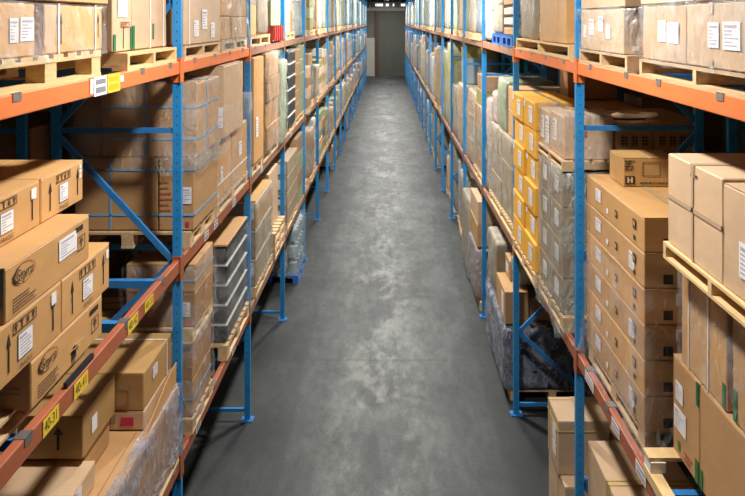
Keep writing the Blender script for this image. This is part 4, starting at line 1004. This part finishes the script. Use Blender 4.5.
# ---------- right floor
c = Carton(1, 1.60, 2.2, 4.3, 5.56, .0, 1.45, 'tall carton bound with doubled yellow strap on the floor, lower right', 'kraft_pale', soft=.006); c.strapy(5.02, 'strap_yellow', .012); c.strapy(5.07, 'strap_yellow', .012)
Carton(1, 2.22, 2.5, 4.6, 5.5, 0, 1.2, 'dark carton behind the yellow-strapped one on the floor', 'kraft_dark', single=True)
c = Carton(1, 1.52, 2.3, 5.95, 6.55, .0, .815, 'lower tan carton with yellow strap on the floor left of the first right upright', 'kraft_pale'); c.strapy(6.2, 'strap_yellow', .012)
c = Carton(1, 1.50, 1.95, 6.10, 6.50, .82, 1.29, 'upper tan carton with yellow strap and two labels left of the first right upright', 'kraft_pale'); c.strapz(1.2, 'strap_yellow', .01); c.strapy(6.45, 'strap_yellow', .01); c.sticker('A', 6.18, 6.30, .93, 1.03); c.sticker('A', 6.18, 6.30, 1.06, 1.18)
c = Carton(1, 1.97, 2.35, 6.10, 6.5, .82, 1.1, 'small brown carton tucked behind the yellow-strapped pair', 'kraft', single=True)
pallet(1, 1.56, 8.8, 10.5, 0, 'pallet on the floor under the black film load, right', .13, 'block')
bale(1, 1.47, 8.76, 10.5, .14, .93, 'low load in black and silver film on the floor by the second right upright', 'black_film', filmm='film_dark')
c = Carton(1, 1.50, 1.8, 8.85, 9.55, .94, 1.35, 'tan carton on the black film load, nearer the camera', 'kraft', soft=.006); c.sticker('A', 8.95, 9.1, 1.0, 1.3, lines=False)
c = Carton(1, 1.82, 2.3, 8.95, 9.6, .94, 1.25, 'tan carton on the black film load, behind the labelled one', 'kraft')
c = Carton(1, 1.62, 2.1, 9.2, 9.55, 1.36, 1.62, 'small carton with blue-white label on the pile by the second right upright', 'kraft'); c.sticker('A', 9.3, 9.45, 1.42, 1.55, lines=False)
bale(1, 1.62, 9.0, 9.18, 1.36, 1.75, 'small crumpled white film bag on the pile by the second right upright', 'pale_green_card', depth=.4)
bale(1, 1.5, 9.65, 10.5, .94, 1.72, 'grey film-wrapped upper load on the floor pile, right', 'kraft_grey')
# third floor bay
pallet(1, 1.54, 11.5, 12.7, 0, 'pallet on the floor past the third right upright', .14, 'block')
bale(1, 1.47, 11.55, 12.65, .15, 1.0, 'crinkled grey film load on the floor past the third right upright', 'kraft_dark', filmm='film_dark')
stack(1, 1.50, 11.6, 12.6, 1.02, ['kraft', 'kraft_pale'], 2, .38, 'tan pair on the crinkled grey load, right floor')
bale(1, 1.48, 12.8, 13.9, .02, 1.5, 'silver wrapped load before the fourth right upright on the floor', 'kraft_grey')

# ================================================================== farther bays, both racks
PALETTE = {
 'tan': 'kraft', 'pale tan': 'kraft_pale', 'grey-brown': 'kraft_grey', 'sage green': 'sage_card', 'pale green': 'pale_green_card', 'olive': 'olive_card',
 'white': 'white_card', 'brown': 'kraft_brown', 'ochre': 'ochre_card', 'slate blue': 'slate_card', 'pinkish': 'pink_card', 'dark brown': 'kraft_dark', 'blue-grey': 'bluegrey_card', 'orange-tan': 'kraft_orange'}
def far_fill(sd, li, nstart, names, w0=.38, w1=.95, hmin=.75, hmax=1.35, seed=1, fmode=.6):
    rnd = random.Random(seed); k = 0
    zb = 0 if li < 0 else LEV[sd][li]
    lev = 'floor' if li < 0 else LEVN[sd][li] + ' level'
    for n in range(nstart, NB[sd]):
        y = Y0S[sd] + n * L + .12; yend = Y0S[sd] + (n + 1) * L - .1
        if rnd.random() < ((.75 if sd < 0 else .35) if li < 0 else .05): continue
        s = 1 if n < 9 else 1.35
        while y < yend - .3:
            w = min(rnd.uniform(w0, w1) * s, yend - y)
            if yend - y - w < .3: w = yend - y
            name = rnd.choice(names); h = rnd.uniform(hmin, hmax); k += 1
            dd = F0[sd] + rnd.uniform(-.03, .07) + (.12 if li < 0 else 0)
            tag_ = f'{ordn(k)} farther load, {SIDE[sd]} rack, {lev}'
            gl = f'farther loads on the {SIDE[sd]} rack {lev}'
            z0 = zb
            if n < 12:
                pallet(sd, dd, y + .02, y + max(.3, round(w - .04, 1)), zb, f'pallet under the {ordn(k)} farther load, {SIDE[sd]} rack, {lev}', .12, 'block'); z0 += .122
            q = rnd.random()
            if n < 5 and q < .45:
                nn = rnd.choice((3, 4, 5)); stack(sd, dd, y, y + w - .04, z0, [PALETTE[name], PALETTE[rnd.choice(names)]], nn, h / nn, f'{name} stack, {tag_}')
            else:
                b_ = bale(sd, dd, y, y + w - .03, z0, z0 + h, f'{name} wrapped load, {tag_}', PALETTE[name], filmm='film_thick' if rnd.random() < fmode else 'film')
            y += w
far_fill(-1, 2, 3, ['pale green', 'sage green', 'olive', 'sage green', 'white', 'slate blue', 'grey-brown', 'dark brown', 'tan'], seed=11, hmin=1.2, hmax=1.6, fmode=.35)
far_fill(-1, 1, 3, ['white', 'grey-brown', 'sage green', 'slate blue', 'orange-tan', 'dark brown', 'brown', 'pale tan', 'olive'], seed=12, hmin=.75, hmax=1.3)
far_fill(-1, 0, 3, ['white', 'grey-brown', 'slate blue', 'brown', 'orange-tan', 'dark brown', 'sage green'], seed=13, hmin=.6, hmax=1.15)
far_fill(-1, -1, 3, ['blue-grey', 'white', 'brown', 'grey-brown'], seed=14, hmin=.5, hmax=.95)
far_fill(1, 1, 2, ['sage green', 'pale green', 'white', 'grey-brown', 'slate blue', 'grey-brown', 'sage green', 'tan'], seed=21, hmin=1.2, hmax=1.6, fmode=.35)
far_fill(1, 0, 5, ['brown', 'slate blue', 'white', 'orange-tan', 'dark brown', 'grey-brown', 'tan', 'olive'], seed=22, hmin=1.1, hmax=2.0)
far_fill(1, -1, 3, ['blue-grey', 'white', 'grey-brown', 'pale tan'], seed=23, hmin=.9, hmax=1.7)

# ================================================================== dark back row, near bays only
def back_rows(sd, levels, seed):
    rnd = random.Random(seed); d = F0[sd] + DEP + .28
    for z, h, lv in levels:
        k = 0
        for n in range(0, 2):
            y = Y0S[sd] + n * L + .15; ye = y + L - .3
            while y < ye - .4:
                w = min(rnd.uniform(.8, 1.2), ye - y); k += 1
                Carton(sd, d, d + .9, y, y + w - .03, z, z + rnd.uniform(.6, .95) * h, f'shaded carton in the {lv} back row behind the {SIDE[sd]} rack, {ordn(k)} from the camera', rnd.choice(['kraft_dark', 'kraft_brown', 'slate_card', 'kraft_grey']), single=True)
                y += w
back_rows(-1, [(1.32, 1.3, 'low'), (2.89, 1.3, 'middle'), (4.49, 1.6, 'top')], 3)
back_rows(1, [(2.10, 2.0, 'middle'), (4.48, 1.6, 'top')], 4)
for sd in (-1, 1):
    for li, z in enumerate(LEV[sd]):
        for n in range(-1, 4):
            r = copy_tree(BEAMS[(sd, li, 3)]); r.location = (sd * (F0[sd] + DEP + .235 + .034), Y0S[sd] + (n + .5) * L, z - .125)
            r['label'] = f'beam of the dark back row behind the {SIDE[sd]} rack, {LEVN[sd][li]} height, {ordn(n + 2)} bay'; r['group'] = 'back row beams'
